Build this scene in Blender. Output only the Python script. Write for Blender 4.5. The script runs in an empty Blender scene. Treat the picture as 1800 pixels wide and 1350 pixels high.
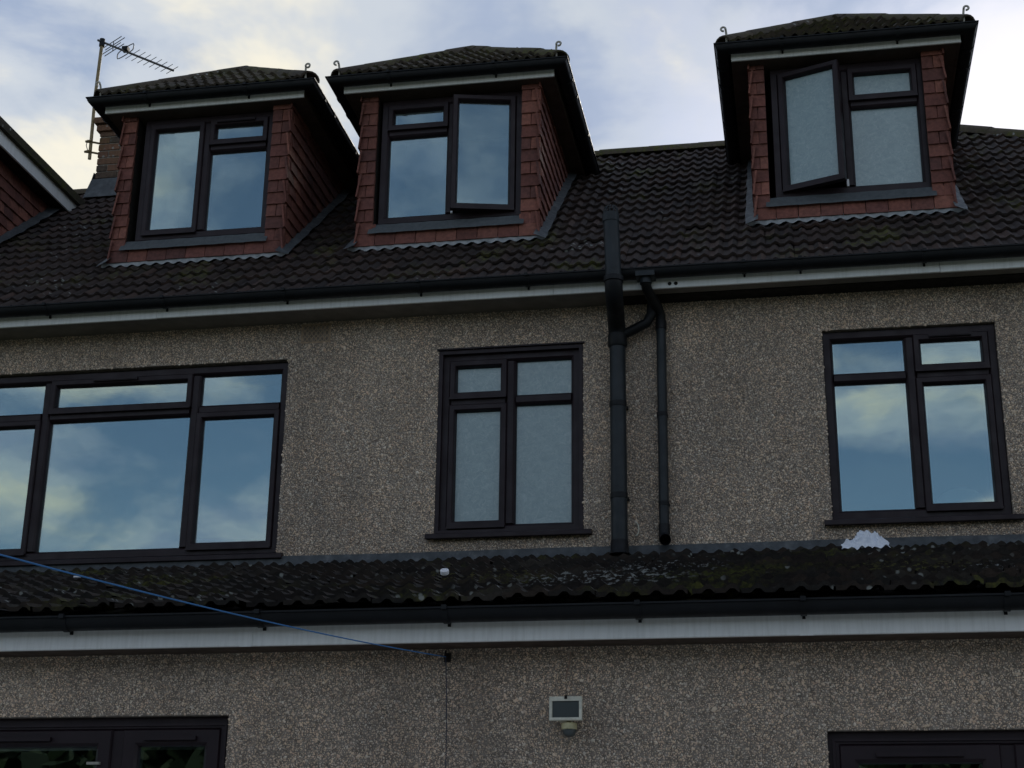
import bpy, math, random
import numpy as np
from mathutils import Vector, Matrix

random.seed(7)
rng = np.random.default_rng(7)
sc = bpy.context.scene
COL = sc.collection

# ------------------------------------------------------------------ camera
CAM = np.array([0.0, -10.0, 1.25])
_yaw, _pit, _rol = [math.radians(a) for a in (-10.654, 19.434, 0.769)]
_f = np.array([math.sin(_yaw)*math.cos(_pit), math.cos(_yaw)*math.cos(_pit), math.sin(_pit)])
_r = np.array([math.cos(_yaw), -math.sin(_yaw), 0.0])
_u = np.cross(_r, _f)
CR = math.cos(_rol)*_r + math.sin(_rol)*_u
CU = -math.sin(_rol)*_r + math.cos(_rol)*_u
cam_d = bpy.data.cameras.new('camera')
cam = bpy.data.objects.new('camera', cam_d)
COL.objects.link(cam)
M = Matrix(((CR[0], CU[0], -_f[0], CAM[0]), (CR[1], CU[1], -_f[1], CAM[1]), (CR[2], CU[2], -_f[2], CAM[2]), (0, 0, 0, 1)))
cam.matrix_world = M
cam_d.sensor_width = 36.0
cam_d.lens = 36.0*2734.0/1800.0
cam_d.clip_end = 3000
sc.camera = cam

# ------------------------------------------------------------------ world (Nishita sky with drifting cloud)
SUN_AZ, SUN_EL = math.radians(9.5), math.radians(27.5)      # azimuth from +Y towards +X
SUNV = (math.sin(SUN_AZ)*math.cos(SUN_EL), math.cos(SUN_AZ)*math.cos(SUN_EL), math.sin(SUN_EL))
w = bpy.data.worlds.new('World'); sc.world = w
w.use_nodes = True
nt = w.node_tree; nt.nodes.clear()
def wn(t, **k):
    n = nt.nodes.new(t)
    for a, b in k.items(): setattr(n, a, b)
    return n
out = wn('ShaderNodeOutputWorld'); bg = wn('ShaderNodeBackground')
sky = wn('ShaderNodeTexSky', sky_type='NISHITA', sun_disc=False, sun_elevation=SUN_EL, sun_rotation=SUN_AZ,
         altitude=60.0, air_density=1.0, dust_density=0.45, ozone_density=1.5)
tc = wn('ShaderNodeTexCoord')
sep = wn('ShaderNodeSeparateXYZ'); nt.links.new(tc.outputs['Generated'], sep.inputs[0])
def wmath(op, a, b=None, clamp=False):
    n = wn('ShaderNodeMath', operation=op); n.use_clamp = clamp
    for i, v in enumerate((a, b)):
        if v is None: continue
        if isinstance(v, (int, float)): n.inputs[i].default_value = v
        else: nt.links.new(v, n.inputs[i])
    return n.outputs[0]
zz = wmath('ADD', wmath('MAXIMUM', sep.outputs[2], 0.0), 0.22)
px = wmath('DIVIDE', sep.outputs[0], zz); py = wmath('DIVIDE', sep.outputs[1], zz)
cmb = wn('ShaderNodeCombineXYZ'); nt.links.new(px, cmb.inputs[0]); nt.links.new(py, cmb.inputs[1])
def wnoise(scale, detail, rough, off, dist=0.0):
    mp = wn('ShaderNodeMapping'); mp.inputs['Location'].default_value = off
    nt.links.new(cmb.outputs[0], mp.inputs[0])
    n = wn('ShaderNodeTexNoise', noise_dimensions='3D')
    n.inputs['Scale'].default_value = scale; n.inputs['Detail'].default_value = detail
    n.inputs['Roughness'].default_value = rough; n.inputs['Distortion'].default_value = dist
    nt.links.new(mp.outputs[0], n.inputs[0]); return n.outputs[0]
def wramp(v, stops, interp='EASE'):
    n = wn('ShaderNodeValToRGB'); cr = n.color_ramp; cr.interpolation = interp
    while len(cr.elements) < len(stops): cr.elements.new(0.5)
    for e, (p, c) in zip(cr.elements, stops):
        e.position = p; e.color = c if len(c) == 4 else (*c, 1)
    nt.links.new(v, n.inputs[0]); return n.outputs[0]
def wmix(f, a, b, mode='MIX'):
    n = wn('ShaderNodeMix', data_type='RGBA', blend_type=mode)
    for s, v in ((n.inputs[0], f), (n.inputs[6], a), (n.inputs[7], b)):
        if isinstance(v, (int, float)): s.default_value = v
        elif isinstance(v, tuple): s.default_value = v
        else: nt.links.new(v, s)
    return n.outputs[2]
CLOUD_OFF = (7.4, 2.2, 1.1)
cover = wnoise(2.1, 8.0, 0.54, CLOUD_OFF, 0.35)
mask = wramp(cover, [(0.42, (.06, .06, .06)), (0.57, (1, 1, 1))])
thick = wnoise(2.9, 6.0, 0.55, (9.3, 4.1, 2.0), 0.3)
shade = wramp(thick, [(0.41, (4.4, 5.3, 7.1)), (0.53, (6.9, 7.5, 8.3)), (0.64, (10.6, 10.1, 8.6))])
vd = wn('ShaderNodeVectorMath', operation='DOT_PRODUCT'); vd.inputs[1].default_value = SUNV
nt.links.new(tc.outputs['Generated'], vd.inputs[0])
glow = wmath('POWER', wmath('MAXIMUM', vd.outputs['Value'], 0.0), 220.0)
gain = wmath('ADD', wmath('MULTIPLY', glow, 0.42), wmath('ADD', wmath('MULTIPLY', vd.outputs['Value'], -0.16), 0.98))
cloud = wn('ShaderNodeVectorMath', operation='SCALE'); nt.links.new(shade, cloud.inputs[0]); nt.links.new(gain, cloud.inputs['Scale'])
final = wmix(mask, sky.outputs[0], cloud.outputs[0])
nt.links.new(final, bg.inputs[0]); bg.inputs[1].default_value = 0.088
nt.links.new(bg.outputs[0], out.inputs[0])

# ------------------------------------------------------------------ sun (veiled by cloud, behind the roof)
sd = bpy.data.lights.new('sun', 'SUN'); sd.energy = 1.2; sd.angle = math.radians(10); sd.color = (1.0, 0.93, 0.82)
so = bpy.data.objects.new('sun', sd); COL.objects.link(so)
so.rotation_euler = Vector(SUNV).to_track_quat('Z', 'Y').to_euler(); so.location = (5, 40, 30)

vs = sc.view_settings
vs.view_transform = 'Standard'; vs.look = 'None'; vs.exposure = 0.27; vs.gamma = 1.0; vs.use_curve_mapping = False

# ================================================================== materials
def mat(name):
    m = bpy.data.materials.new(name); m.use_nodes = True
    t = m.node_tree; t.nodes.clear()
    o = t.nodes.new('ShaderNodeOutputMaterial'); b = t.nodes.new('ShaderNodeBsdfPrincipled')
    t.links.new(b.outputs[0], o.inputs[0])
    return m, t, b
class N:
    """small helper round a node tree"""
    def __init__(s, t): s.t = t
    def new(s, ty, **k):
        n = s.t.nodes.new(ty)
        for a, b in k.items(): setattr(n, a, b)
        return n
    def put(s, sock, v):
        if isinstance(v, (int, float)): sock.default_value = v
        elif isinstance(v, (tuple, list)): sock.default_value = tuple(v) if len(v) == 4 or sock.type == 'VECTOR' else (*v, 1)
        else: s.t.links.new(v, sock)
    def coord(s, kind='Object', scale=(1, 1, 1), loc=(0, 0, 0)):
        c = s.new('ShaderNodeTexCoord'); m = s.new('ShaderNodeMapping')
        m.inputs['Scale'].default_value = scale; m.inputs['Location'].default_value = loc
        s.t.links.new(c.outputs[kind], m.inputs[0]); return m.outputs[0]
    def world(s, scale=(1, 1, 1), loc=(0, 0, 0)):
        g = s.new('ShaderNodeNewGeometry'); m = s.new('ShaderNodeMapping')
        m.inputs['Scale'].default_value = scale; m.inputs['Location'].default_value = loc
        s.t.links.new(g.outputs['Position'], m.inputs[0]); return m.outputs[0]
    def noise(s, v, scale, detail=4, rough=0.5, dist=0):
        n = s.new('ShaderNodeTexNoise'); s.put(n.inputs['Vector'], v)
        n.inputs['Scale'].default_value = scale; n.inputs['Detail'].default_value = detail
        n.inputs['Roughness'].default_value = rough; n.inputs['Distortion'].default_value = dist
        return n.outputs[0]
    def ramp(s, v, stops, interp='LINEAR'):
        n = s.new('ShaderNodeValToRGB'); cr = n.color_ramp; cr.interpolation = interp
        while len(cr.elements) < len(stops): cr.elements.new(0.5)
        for e, (p, c) in zip(cr.elements, stops):
            e.position = p; e.color = (*c, 1) if len(c) == 3 else c
        s.put(n.inputs[0], v); return n.outputs[0]
    def mix(s, f, a, b, mode='MIX'):
        n = s.new('ShaderNodeMix', data_type='RGBA', blend_type=mode)
        s.put(n.inputs[0], f); s.put(n.inputs[6], a); s.put(n.inputs[7], b); return n.outputs[2]
    def math(s, op, a, b=0.0):
        n = s.new('ShaderNodeMath', operation=op); s.put(n.inputs[0], a); s.put(n.inputs[1], b); return n.outputs[0]
    def bump(s, h, strength, dist):
        n = s.new('ShaderNodeBump'); n.inputs['Strength'].default_value = strength; n.inputs['Distance'].default_value = dist
        s.put(n.inputs['Height'], h); return n.outputs[0]
    def rnd(s):
        """one random number for each piece, whether it is an object or an island of a joined mesh"""
        o = s.new('ShaderNodeObjectInfo'); g = s.new('ShaderNodeNewGeometry')
        a = s.math('ADD', o.outputs['Random'], g.outputs['Random Per Island'])
        return s.math('FRACT', a)
MATS = {}
def G(g): return (g, g, g)

# --- pebbledash backing
m, t, b = mat('render_mortar'); n = N(t)
v = n.world()
vo = n.new('ShaderNodeTexVoronoi'); n.put(vo.inputs['Vector'], v); vo.inputs['Scale'].default_value = 70
base = n.ramp(n.math('FRACT', n.math('MULTIPLY', vo.outputs['Color'], 1.0)), [(0, (.16, .132, .108)), (.5, (.27, .226, .186)), (1, (.38, .325, .27))])
st = n.ramp(n.noise(n.world((1, 1, .45)), 1.3, 5, .6), [(.35, G(.72)), (.7, G(1.05))])
n.put(b.inputs['Base Color'], n.mix(1.0, base, st, 'MULTIPLY'))
b.inputs['Roughness'].default_value = .95
n.put(b.inputs['Normal'], n.bump(vo.outputs['Distance'], .6, .006)); MATS['mortar'] = m
# --- pebbles
m, t, b = mat('pebble'); n = N(t)
r = n.rnd()
base = n.ramp(r, [(0, (.20, .16, .135)), (.10, (.42, .345, .28)), (.26, (.66, .545, .43)), (.44, (.78, .645, .50)), (.58, (.82, .71, .59)),
                  (.72, (.66, .50, .39)), (.82, (.60, .545, .49)), (.94, (.78, .71, .62)), (1, (.86, .82, .74))])
st = n.ramp(n.noise(n.world((1, 1, .45)), 1.3, 5, .6), [(.33, (.84, .815, .785)), (.62, (1.08, 1.05, 1.0))])
st2 = n.ramp(n.noise(n.world((1.0, 1, .9), (4, 0, 2)), 3.1, 3, .5), [(.35, (.93, .92, .91)), (.65, (1.07, 1.0, .94))])
run = n.ramp(n.noise(n.world((1, 1, .10), (0, 0, 7)), 5.5, 5, .65), [(.50, G(1)), (.72, (.80, .78, .76))])
c_ = n.mix(1.0, n.mix(1.0, base, st, 'MULTIPLY'), st2, 'MULTIPLY')
n.put(b.inputs['Base Color'], n.mix(1.0, c_, run, 'MULTIPLY'))
b.inputs['Roughness'].default_value = .7; MATS['pebble'] = m

def plastic(key, col, rough, var=.25, scale=9, spec=.5, grain=0.0):
    m, t, b = mat(key); n = N(t)
    v = n.world()
    d = n.noise(v, scale, 5, .6)
    lo = tuple(c*(1-var) for c in col); hi = tuple(min(1, c*(1+var)) for c in col)
    n.put(b.inputs['Base Color'], n.ramp(d, [(.3, lo), (.7, hi)]))
    n.put(b.inputs['Roughness'], n.ramp(n.noise(v, scale*2.3, 3), [(.3, G(rough*.8)), (.7, G(min(1, rough*1.25)))]))
    b.inputs['Specular IOR Level'].default_value = spec
    if grain: n.put(b.inputs['Normal'], n.bump(n.noise(n.world((1, 1, .08)), 260, 2), grain, .001))
    MATS[key] = m; return m
plastic('brown_upvc', (.019, .0115, .0145), .45, .18, 5, .26, .25)
plastic('black_plastic', (.007, .008, .0095), .5, .3, 8, .22)
plastic('pipe_plastic', (.014, .019, .0225), .45, .3, 6, .3)
plastic('brown_soffit', (.06, .042, .032), .6, .25, 6, .4)
plastic('soffit_grey', (.17, .155, .135), .6, .2, 5, .4)
plastic('near_black', (.016, .014, .012), .8, .3, 9, .2)
plastic('dark_inside', (.03, .028, .027), .9, .2, 3, .1)
plastic('steel', (.35, .33, .28), .45, .3, 30, .5)
plastic('brass', (.22, .16, .07), .5, .3, 30, .5)
plastic('cream_metal', (.62, .60, .50), .5, .2, 40, .4)
plastic('yellowed_plastic', (.46, .42, .24), .5, .2, 30, .4)
plastic('blue_cord', (.032, .15, .36), .55, .15, 60, .4)
plastic('dark_cord', (.03, .035, .06), .7, .2, 60, .3)
plastic('pink_cable', (.30, .20, .15), .7, .2, 60, .3)
plastic('aluminium', (.12, .12, .13), .4, .3, 20, .5)
plastic('spacer', (.55, .52, .50), .5, .1, 30, .4)
plastic('white_plastic', (.72, .72, .74), .4, .08, 30, .5)
plastic('terracotta_vent', (.40, .29, .20), .85, .3, 40, .3)

# --- white fascia board, weathered: thin grime with its own streaks
m, t, b = mat('white_fascia'); n = N(t)
v = n.world((1, 1, 1))
d1 = n.noise(n.world((9, 9, .7)), 5, 5, .65); d2 = n.noise(v, 2.2, 4, .5)
c = n.mix(n.ramp(d1, [(.45, G(0)), (.75, G(.35))]), (.74, .75, .73, 1), (.36, .36, .32, 1))
c = n.mix(n.ramp(d2, [(.4, G(0)), (.7, G(.25))]), c, (.50, .51, .50, 1))
n.put(b.inputs['Base Color'], c); b.inputs['Roughness'].default_value = .45; MATS['white_fascia'] = m

def tilemat(key, cols, moss, lichen, mossscale=2.2, rough=.85, spots=()):
    m, t, b = mat(key); n = N(t)
    r = n.rnd(); v = n.world()
    c = n.ramp(r, [(i/(len(cols)-1), q) for i, q in enumerate(cols)])
    g = n.noise(v, 38, 6, .65)
    c = n.mix(1.0, c, n.ramp(g, [(.3, G(.62)), (.7, G(1.25))]), 'MULTIPLY')
    big = n.noise(v, .9, 4, .55)
    c = n.mix(1.0, c, n.ramp(big, [(.35, G(.75)), (.65, G(1.15))]), 'MULTIPLY')
    if moss:
        mm = n.math('MULTIPLY', n.ramp(n.noise(v, mossscale, 4, .6), [(.56-moss*.12, G(0)), (.70-moss*.1, G(1))]), n.ramp(n.noise(v, 26, 5, .7), [(.42, G(0)), (.60, G(1))]))
        mc = n.ramp(n.noise(v, 55, 2), [(.3, (.035, .045, .012)), (.7, (.11, .105, .022))])
        c = n.mix(mm, c, mc)
    if lichen:
        vo = n.new('ShaderNodeTexVoronoi'); n.put(vo.inputs['Vector'], n.world((1, 1, 1))); vo.inputs['Scale'].default_value = 17
        sp = n.math('MULTIPLY', n.ramp(vo.outputs['Distance'], [(.16, G(1)), (.26, G(0))]), n.ramp(n.noise(v, 1.6, 3, .6), [(.60-lichen*.1, G(0)), (.66-lichen*.1, G(.85))]))
        c = n.mix(sp, c, (.30, .31, .29, 1))
    for (sx, sy, sz, rr, col, lo, hi) in spots:
        d = n.new('ShaderNodeVectorMath', operation='DISTANCE'); n.put(d.inputs[0], v); d.inputs[1].default_value = (sx, sy, sz)
        near = n.ramp(n.math('DIVIDE', d.outputs['Value'], rr), [(.35, G(1)), (1, G(0))])
        g2 = n.ramp(n.noise(n.world((1, 1.6, 2.5), (sx, 0, 0)), 34, 4, .6), [(lo, G(0)), (hi, G(1))])
        c = n.mix(n.math('MULTIPLY', near, g2), c, (*col, 1))
    n.put(b.inputs['Base Color'], c); b.inputs['Roughness'].default_value = rough
    b.inputs['Specular IOR Level'].default_value = .3
    n.put(b.inputs['Normal'], n.bump(n.noise(v, 120, 5, .7), .5, .004)); MATS[key] = m
tilemat('roof_tile', [(.025, .018, .016), (.046, .030, .025), (.033, .024, .022), (.062, .038, .030), (.027, .021, .020), (.050, .036, .031)], .03, .08)
tilemat('lean_tile', [(.016, .013, .012), (.030, .022, .018), (.020, .018, .016), (.042, .030, .023), (.018, .016, .015), (.046, .039, .032)], .10, .62, 1.4, .9,
        spots=((-.95, -2.35, 2.95, .55, (.36, .37, .36), .52, .60), (-.72, -1.5, 3.2, .45, (.34, .35, .35), .56, .63), (-.30, -2.2, 3.0, .34, (.065, .070, .016), .48, .58), (-.55, -2.5, 2.9, .26, (.06, .066, .016), .48, .60),
               (.55, -2.0, 3.05, .5, (.09, .085, .03), .52, .60), (-1.7, -1.9, 3.1, .5, (.10, .09, .035), .54, .62), (1.1, -2.3, 2.95, .5, (.30, .31, .31), .60, .66)))
tilemat('dormer_roof_tile', [(.055, .045, .035), (.075, .058, .044), (.060, .052, .036)], .75, .2, 1.5, .9)
tilemat('ridge_tile', [(.060, .050, .038), (.085, .065, .048), (.070, .056, .040)], 1.15, .2, 1.3, .9)
tilemat('red_tile', [(.115, .042, .033), (.215, .080, .058), (.16, .058, .045), (.27, .105, .074), (.115, .047, .039), (.20, .073, .054), (.15, .058, .048)], 0, 0, 2, .75)
tilemat('brick', [(.15, .085, .052), (.20, .10, .06), (.115, .07, .048), (.17, .10, .065), (.08, .06, .045)], .3, .2, 3, .95)
plastic('brick_mortar', (.20, .18, .15), .95, .3, 20, .2)

m, t, b = mat('lead'); n = N(t); v = n.world()
c = n.ramp(n.noise(v, 11, 5, .65), [(.3, (.030, .035, .039)), (.55, (.058, .066, .072)), (.75, (.13, .137, .14))])
n.put(b.inputs['Base Color'], c); n.put(b.inputs['Roughness'], n.ramp(n.noise(v, 24, 3), [(.3, G(.45)), (.7, G(.75))]))
n.put(b.inputs['Normal'], n.bump(n.noise(v, 16, 4), .5, .01)); MATS['lead'] = m
m, t, b = mat('new_lead'); n = N(t); v = n.world()
n.put(b.inputs['Base Color'], n.ramp(n.noise(v, 19, 5, .65), [(.3, (.13, .14, .145)), (.7, (.34, .35, .35))])); b.inputs['Roughness'].default_value = .6
n.put(b.inputs['Normal'], n.bump(n.noise(v, 16, 4), .4, .01)); MATS['new_lead'] = m
m, t, b = mat('apron'); n = N(t); v = n.world()
c = n.ramp(n.noise(v, 30, 5, .65), [(.3, (.045, .052, .056)), (.7, (.078, .088, .092))])
n.put(b.inputs['Base Color'], c); b.inputs['Roughness'].default_value = .6
n.put(b.inputs['Normal'], n.bump(n.noise(v, 90, 4), .4, .004)); MATS['apron'] = m

# --- window glass: coated double glazing, part mirror, part see-through
def glass(key, refl, tint, rough=0.0, wav=.02, wscale=3.0):
    m = bpy.data.materials.new(key); m.use_nodes = True; t = m.node_tree; t.nodes.clear(); n = N(t)
    o = n.new('ShaderNodeOutputMaterial'); gl = n.new('ShaderNodeBsdfGlossy'); tr = n.new('ShaderNodeBsdfTransparent'); mx = n.new('ShaderNodeMixShader')
    gl.inputs['Roughness'].default_value = rough; gl.inputs['Color'].default_value = (*tint, 1)
    tr.inputs['Color'].default_value = (.62, .68, .66, 1)
    fr = n.new('ShaderNodeFresnel'); fr.inputs['IOR'].default_value = 1.5
    fac = n.math('ADD', fr.outputs[0], refl-.04)
    n.put(mx.inputs[0], fac); t.links.new(tr.outputs[0], mx.inputs[1]); t.links.new(gl.outputs[0], mx.inputs[2])
    bp = n.bump(n.noise(n.world(), wscale, 2), wav, .02); n.put(gl.inputs['Normal'], bp)
    t.links.new(mx.outputs[0], o.inputs[0]); MATS[key] = m
glass('clear_glass', .26, (.78, .97, 1.0))
# --- frosted, patterned bathroom glass
m, t, b = mat('frosted_glass'); n = N(t); v = n.world((1, .2, 1))
vo = n.new('ShaderNodeTexVoronoi'); vo.feature = 'SMOOTH_F1'; n.put(vo.inputs['Vector'], v); vo.inputs['Scale'].default_value = 13
wv = n.noise(v, 22, 5, .7, 1.2)
ve = n.new('ShaderNodeTexVoronoi'); ve.feature = 'DISTANCE_TO_EDGE'; ve.inputs['Scale'].default_value = 9
vw = n.new('ShaderNodeVectorMath', operation='ADD'); n.put(vw.inputs[0], v); n.put(vw.inputs[1], n.mix(1.0, (0, 0, 0, 1), n.noise(v, 7, 3), 'ADD')); t.links.new(vw.outputs[0], ve.inputs['Vector'])
lines = n.ramp(ve.outputs['Distance'], [(.010, G(.26)), (.05, G(0))])
cc = n.mix(lines, n.ramp(wv, [(.3, (.12, .215, .232)), (.7, (.215, .315, .325))]), (.42, .50, .51, 1))
n.put(b.inputs['Base Color'], cc)
b.inputs['Roughness'].default_value = .38; b.inputs['IOR'].default_value = 2.1
hh = n.math('ADD', n.math('MULTIPLY', vo.outputs['Distance'], .6), wv)
n.put(b.inputs['Normal'], n.bump(hh, .35, .006)); MATS['frosted_glass'] = m
m, t, b = mat('lamp_glass'); n = N(t)
b.inputs['Base Color'].default_value = (.05, .06, .06, 1); b.inputs['Roughness'].default_value = .15; b.inputs['IOR'].default_value = 1.7; MATS['lamp_glass'] = m

m, t, b = mat('cloth'); n = N(t)
n.put(b.inputs['Base Color'], n.ramp(n.noise(n.world(), 40, 4), [(.3, (.60, .64, .72)), (.7, (.80, .83, .88))])); b.inputs['Roughness'].default_value = .9
b.inputs['Sheen Weight'].default_value = .2; MATS['cloth'] = m
m, t, b = mat('lawn'); n = N(t)
n.put(b.inputs['Base Color'], n.ramp(n.noise(n.world(), 1.5, 8, .7), [(.3, (.05, .075, .02)), (.55, (.09, .11, .035)), (.75, (.13, .12, .06))])); b.inputs['Roughness'].default_value = .95; MATS['lawn'] = m
m, t, b = mat('bounce_paving'); n = N(t)
n.put(b.inputs['Base Color'], n.ramp(n.noise(n.world(), 6, 7, .7), [(.3, (.40, .385, .36)), (.7, (.56, .54, .50))])); b.inputs['Roughness'].default_value = .9; MATS['bounce_paving'] = m
m, t, b = mat('hedge_leaf'); n = N(t)
n.put(b.inputs['Base Color'], n.ramp(n.rnd(), [(0, (.010, .018, .006)), (.6, (.02, .034, .010)), (1, (.036, .05, .017))])); b.inputs['Roughness'].default_value = .7; MATS['hedge_leaf'] = m

# ================================================================== mesh helpers
ORI = {}          # world origin of every object
def link(o, parent, world):
    COL.objects.link(o)
    ORI[o.name] = Vector(world)
    if parent is not None:
        o.parent = parent; o.location = Vector(world) - ORI[parent.name]
    else:
        o.location = Vector(world)
    return o
def empty(name, at, parent=None):
    o = bpy.data.objects.new(name, None); o.empty_display_size = .2
    return link(o, parent, at)
def tag(o, label=None, cat=None, group=None, kind=None):
    if label: o['label'] = label
    if cat: o['category'] = cat
    if group: o['group'] = group
    if kind: o['kind'] = kind
    return o
class MB:
    def __init__(s): s.v = []; s.f = []
    def add(s, vs_, fs):
        k = len(s.v); s.v += [tuple(map(float, q)) for q in vs_]; s.f += [tuple(i+k for i in q) for q in fs]; return s
    def box(s, x0, x1, y0, y1, z0, z1):
        return s.add([(x0,y0,z0),(x1,y0,z0),(x1,y1,z0),(x0,y1,z0),(x0,y0,z1),(x1,y0,z1),(x1,y1,z1),(x0,y1,z1)],
                     [(0,3,2,1),(4,5,6,7),(0,1,5,4),(1,2,6,5),(2,3,7,6),(3,0,4,7)])
    def ring(s, x0, x1, z0, z1, prof):
        """mitred rectangular frame; prof = closed loop of (inset, y)"""
        k = len(prof); vs_ = []
        for i, y in prof:
            vs_ += [(x0+i, y, z0+i), (x1-i, y, z0+i), (x1-i, y, z1-i), (x0+i, y, z1-i)]
        fs = []
        for a in range(k):
            c = (a+1) % k
            for j in range(4):
                q = (j+1) % 4
                fs.append((a*4+j, a*4+q, c*4+q, c*4+j))
        return s.add(vs_, fs)
    def loft(s, rings, closed=True, caps=True):
        k = len(rings[0]); vs_ = [p for r_ in rings for p in r_]; fs = []
        for a in range(len(rings)-1):
            for j in range(k if closed else k-1):
                q = (j+1) % k
                fs.append((a*k+j, a*k+q, (a+1)*k+q, (a+1)*k+j))
        if caps and closed:
            fs.append(tuple(range(k-1, -1, -1))); fs.append(tuple((len(rings)-1)*k+j for j in range(k)))
        return s.add(vs_, fs)
    def tube(s, path, rad, n=10, caps=True):
        P = [Vector(p) for p in path]; rs = rad if isinstance(rad, (list, tuple)) else [rad]*len(P)
        rings = []; ref = None
        for i, p in enumerate(P):
            d = (P[min(i+1, len(P)-1)] - P[max(i-1, 0)]).normalized()
            if ref is None:
                ref = Vector((1, 0, 0)) if abs(d.x) < .8 else Vector((0, 1, 0))
            a = (ref - d*ref.dot(d)).normalized(); bb = d.cross(a); ref = a
            rings.append([tuple(p + (a*math.cos(2*math.pi*j/n) + bb*math.sin(2*math.pi*j/n))*rs[i]) for j in range(n)])
        return s.loft(rings, True, caps)
    def sweep(s, prof, path, caps=True):
        """prof = closed (outward, z) loop; path = horizontal polyline, outward = right-hand side of travel"""
        P = [Vector((p[0], p[1])) for p in path]; zs = [p[2] for p in path]; rings = []
        for i, p in enumerate(P):
            ds = []
            if i > 0: ds.append((P[i]-P[i-1]).normalized())
            if i < len(P)-1: ds.append((P[i+1]-P[i]).normalized())
            ns = [Vector((d.y, -d.x)) for d in ds]
            nn = sum(ns, Vector((0, 0))).normalized(); k = 1.0/max(.3, nn.dot(ns[0]))
            rings.append([(p.x+nn.x*a*k, p.y+nn.y*a*k, zs[i]+z) for a, z in prof])
        return s.loft(rings, True, caps)
    def obj(s, name, mt, parent=None, at=(0, 0, 0), smooth=False, label=None):
        me = bpy.data.meshes.new(name); A = Vector(at)
        me.from_pydata([(x-A.x, y-A.y, z-A.z) for x, y, z in s.v], [], s.f); me.update()
        if mt: me.materials.append(MATS[mt])
        if smooth: smooth_angle(me)
        o = bpy.data.objects.new(name, me); link(o, parent, at)
        if label: o['label'] = label
        return o
def smooth_angle(me, ang=40):
    me.polygons.foreach_set('use_smooth', [True]*len(me.polygons))
    try: me.set_sharp_from_angle(angle=math.radians(ang))
    except Exception: pass
def inst(name, me, parent, at, rot=None, scale=None):
    o = bpy.data.objects.new(name, me); link(o, parent, at)
    if rot is not None: o.rotation_euler = rot
    if scale is not None: o.scale = scale
    return o
def npmesh(name, V, Fq, mt):
    """fast mesh from numpy arrays of equal-sized faces"""
    me = bpy.data.meshes.new(name); k = Fq.shape[1]
    me.vertices.add(len(V)); me.vertices.foreach_set('co', V.astype(np.float32).ravel())
    me.loops.add(Fq.size); me.loops.foreach_set('vertex_index', Fq.astype(np.int32).ravel())
    me.polygons.add(len(Fq)); me.polygons.foreach_set('loop_start', np.arange(0, Fq.size, k, dtype=np.int32))
    try: me.polygons.foreach_set('loop_total', np.full(len(Fq), k, dtype=np.int32))
    except Exception: pass
    me.update(calc_edges=True); me.validate()
    me.materials.append(MATS[mt]); return me
def rotx(a): return np.array([[1, 0, 0], [0, math.cos(a), -math.sin(a)], [0, math.sin(a), math.cos(a)]])
def project(p):
    d = np.asarray(p, float) - CAM; k = d @ _f
    return 900 + 2734*(d @ CR)/k, 675 - 2734*(d @ CU)/k, k

# ================================================================== setting
ground = MB(); S_ = 400
ground.add([(-S_, -S_, 0), (S_, -S_, 0), (S_, S_, 0), (-S_, S_, 0)], [(0, 1, 2, 3)])
tag(ground.obj('ground', 'lawn'), 'lawn of the back garden', kind='structure')
pv = MB(); pv.box(-9, 6, -13.5, -3.0, -.05, .03)
tag(pv.obj('bounce_patio', 'bounce_paving'), 'pale unseen terrace added to bounce light onto the house', kind='structure')  # out of view; made wide and pale to bounce light onto the walls

# evergreens closing the far end of the garden behind the viewer (seen mirrored in the ground floor glass)
NL = 30000
c0 = np.stack([rng.uniform(-34, 30, NL), -31 + rng.normal(0, .8, NL), rng.uniform(0, 1, NL)**.8], 1)
top = 6.6 + .7*np.sin(c0[:, 0]*.9) + .5*np.sin(c0[:, 0]*2.3+1)
c0[:, 2] *= top
a_ = rng.normal(0, .26, (NL, 3)); b_ = rng.normal(0, .26, (NL, 3))
V = np.concatenate([c0-a_, c0+b_, c0+a_, c0-b_]); Fq = np.arange(NL)[:, None] + np.array([[0, NL, 2*NL, 3*NL]])
hedge = bpy.data.objects.new('hedge', npmesh('hedge', V, Fq, 'hedge_leaf')); link(hedge, None, (0, 0, 0))
core = None
tag(hedge, 'tall dark evergreen hedge mirrored in the ground floor glass', 'hedge', kind='stuff')

# ================================================================== the house
HOUSE = empty('terraced_house', (-2, 0, 0))
tag(HOUSE, 'pebbledashed terraced house with three red tile-hung dormers and brown tiled roof', 'house')

ROOF_A = math.radians(39.7); TA = math.tan(ROOF_A)
EY, EZ = -.36, 5.452
def roof_z(y): return EZ + TA*(y-EY)
def roof_y(z): return EY + (z-EZ)/TA
RIDGE_Y = 2.64; RIDGE_Z = roof_z(RIDGE_Y)
HIP_X0 = 1.50                                  # ridge ends here, hip runs down to the right
def hip_x(y): return HIP_X0 + (RIDGE_Y-y)*1.49
XL, XR = -7.4, 3.0
LT = (3.60-2.66)/3.28                          # lean-to slope
LA = math.atan(LT); LEY, LEZ = -3.28, 2.622
def lean_z(y): return LEZ + LT*(y-LEY)

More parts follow.
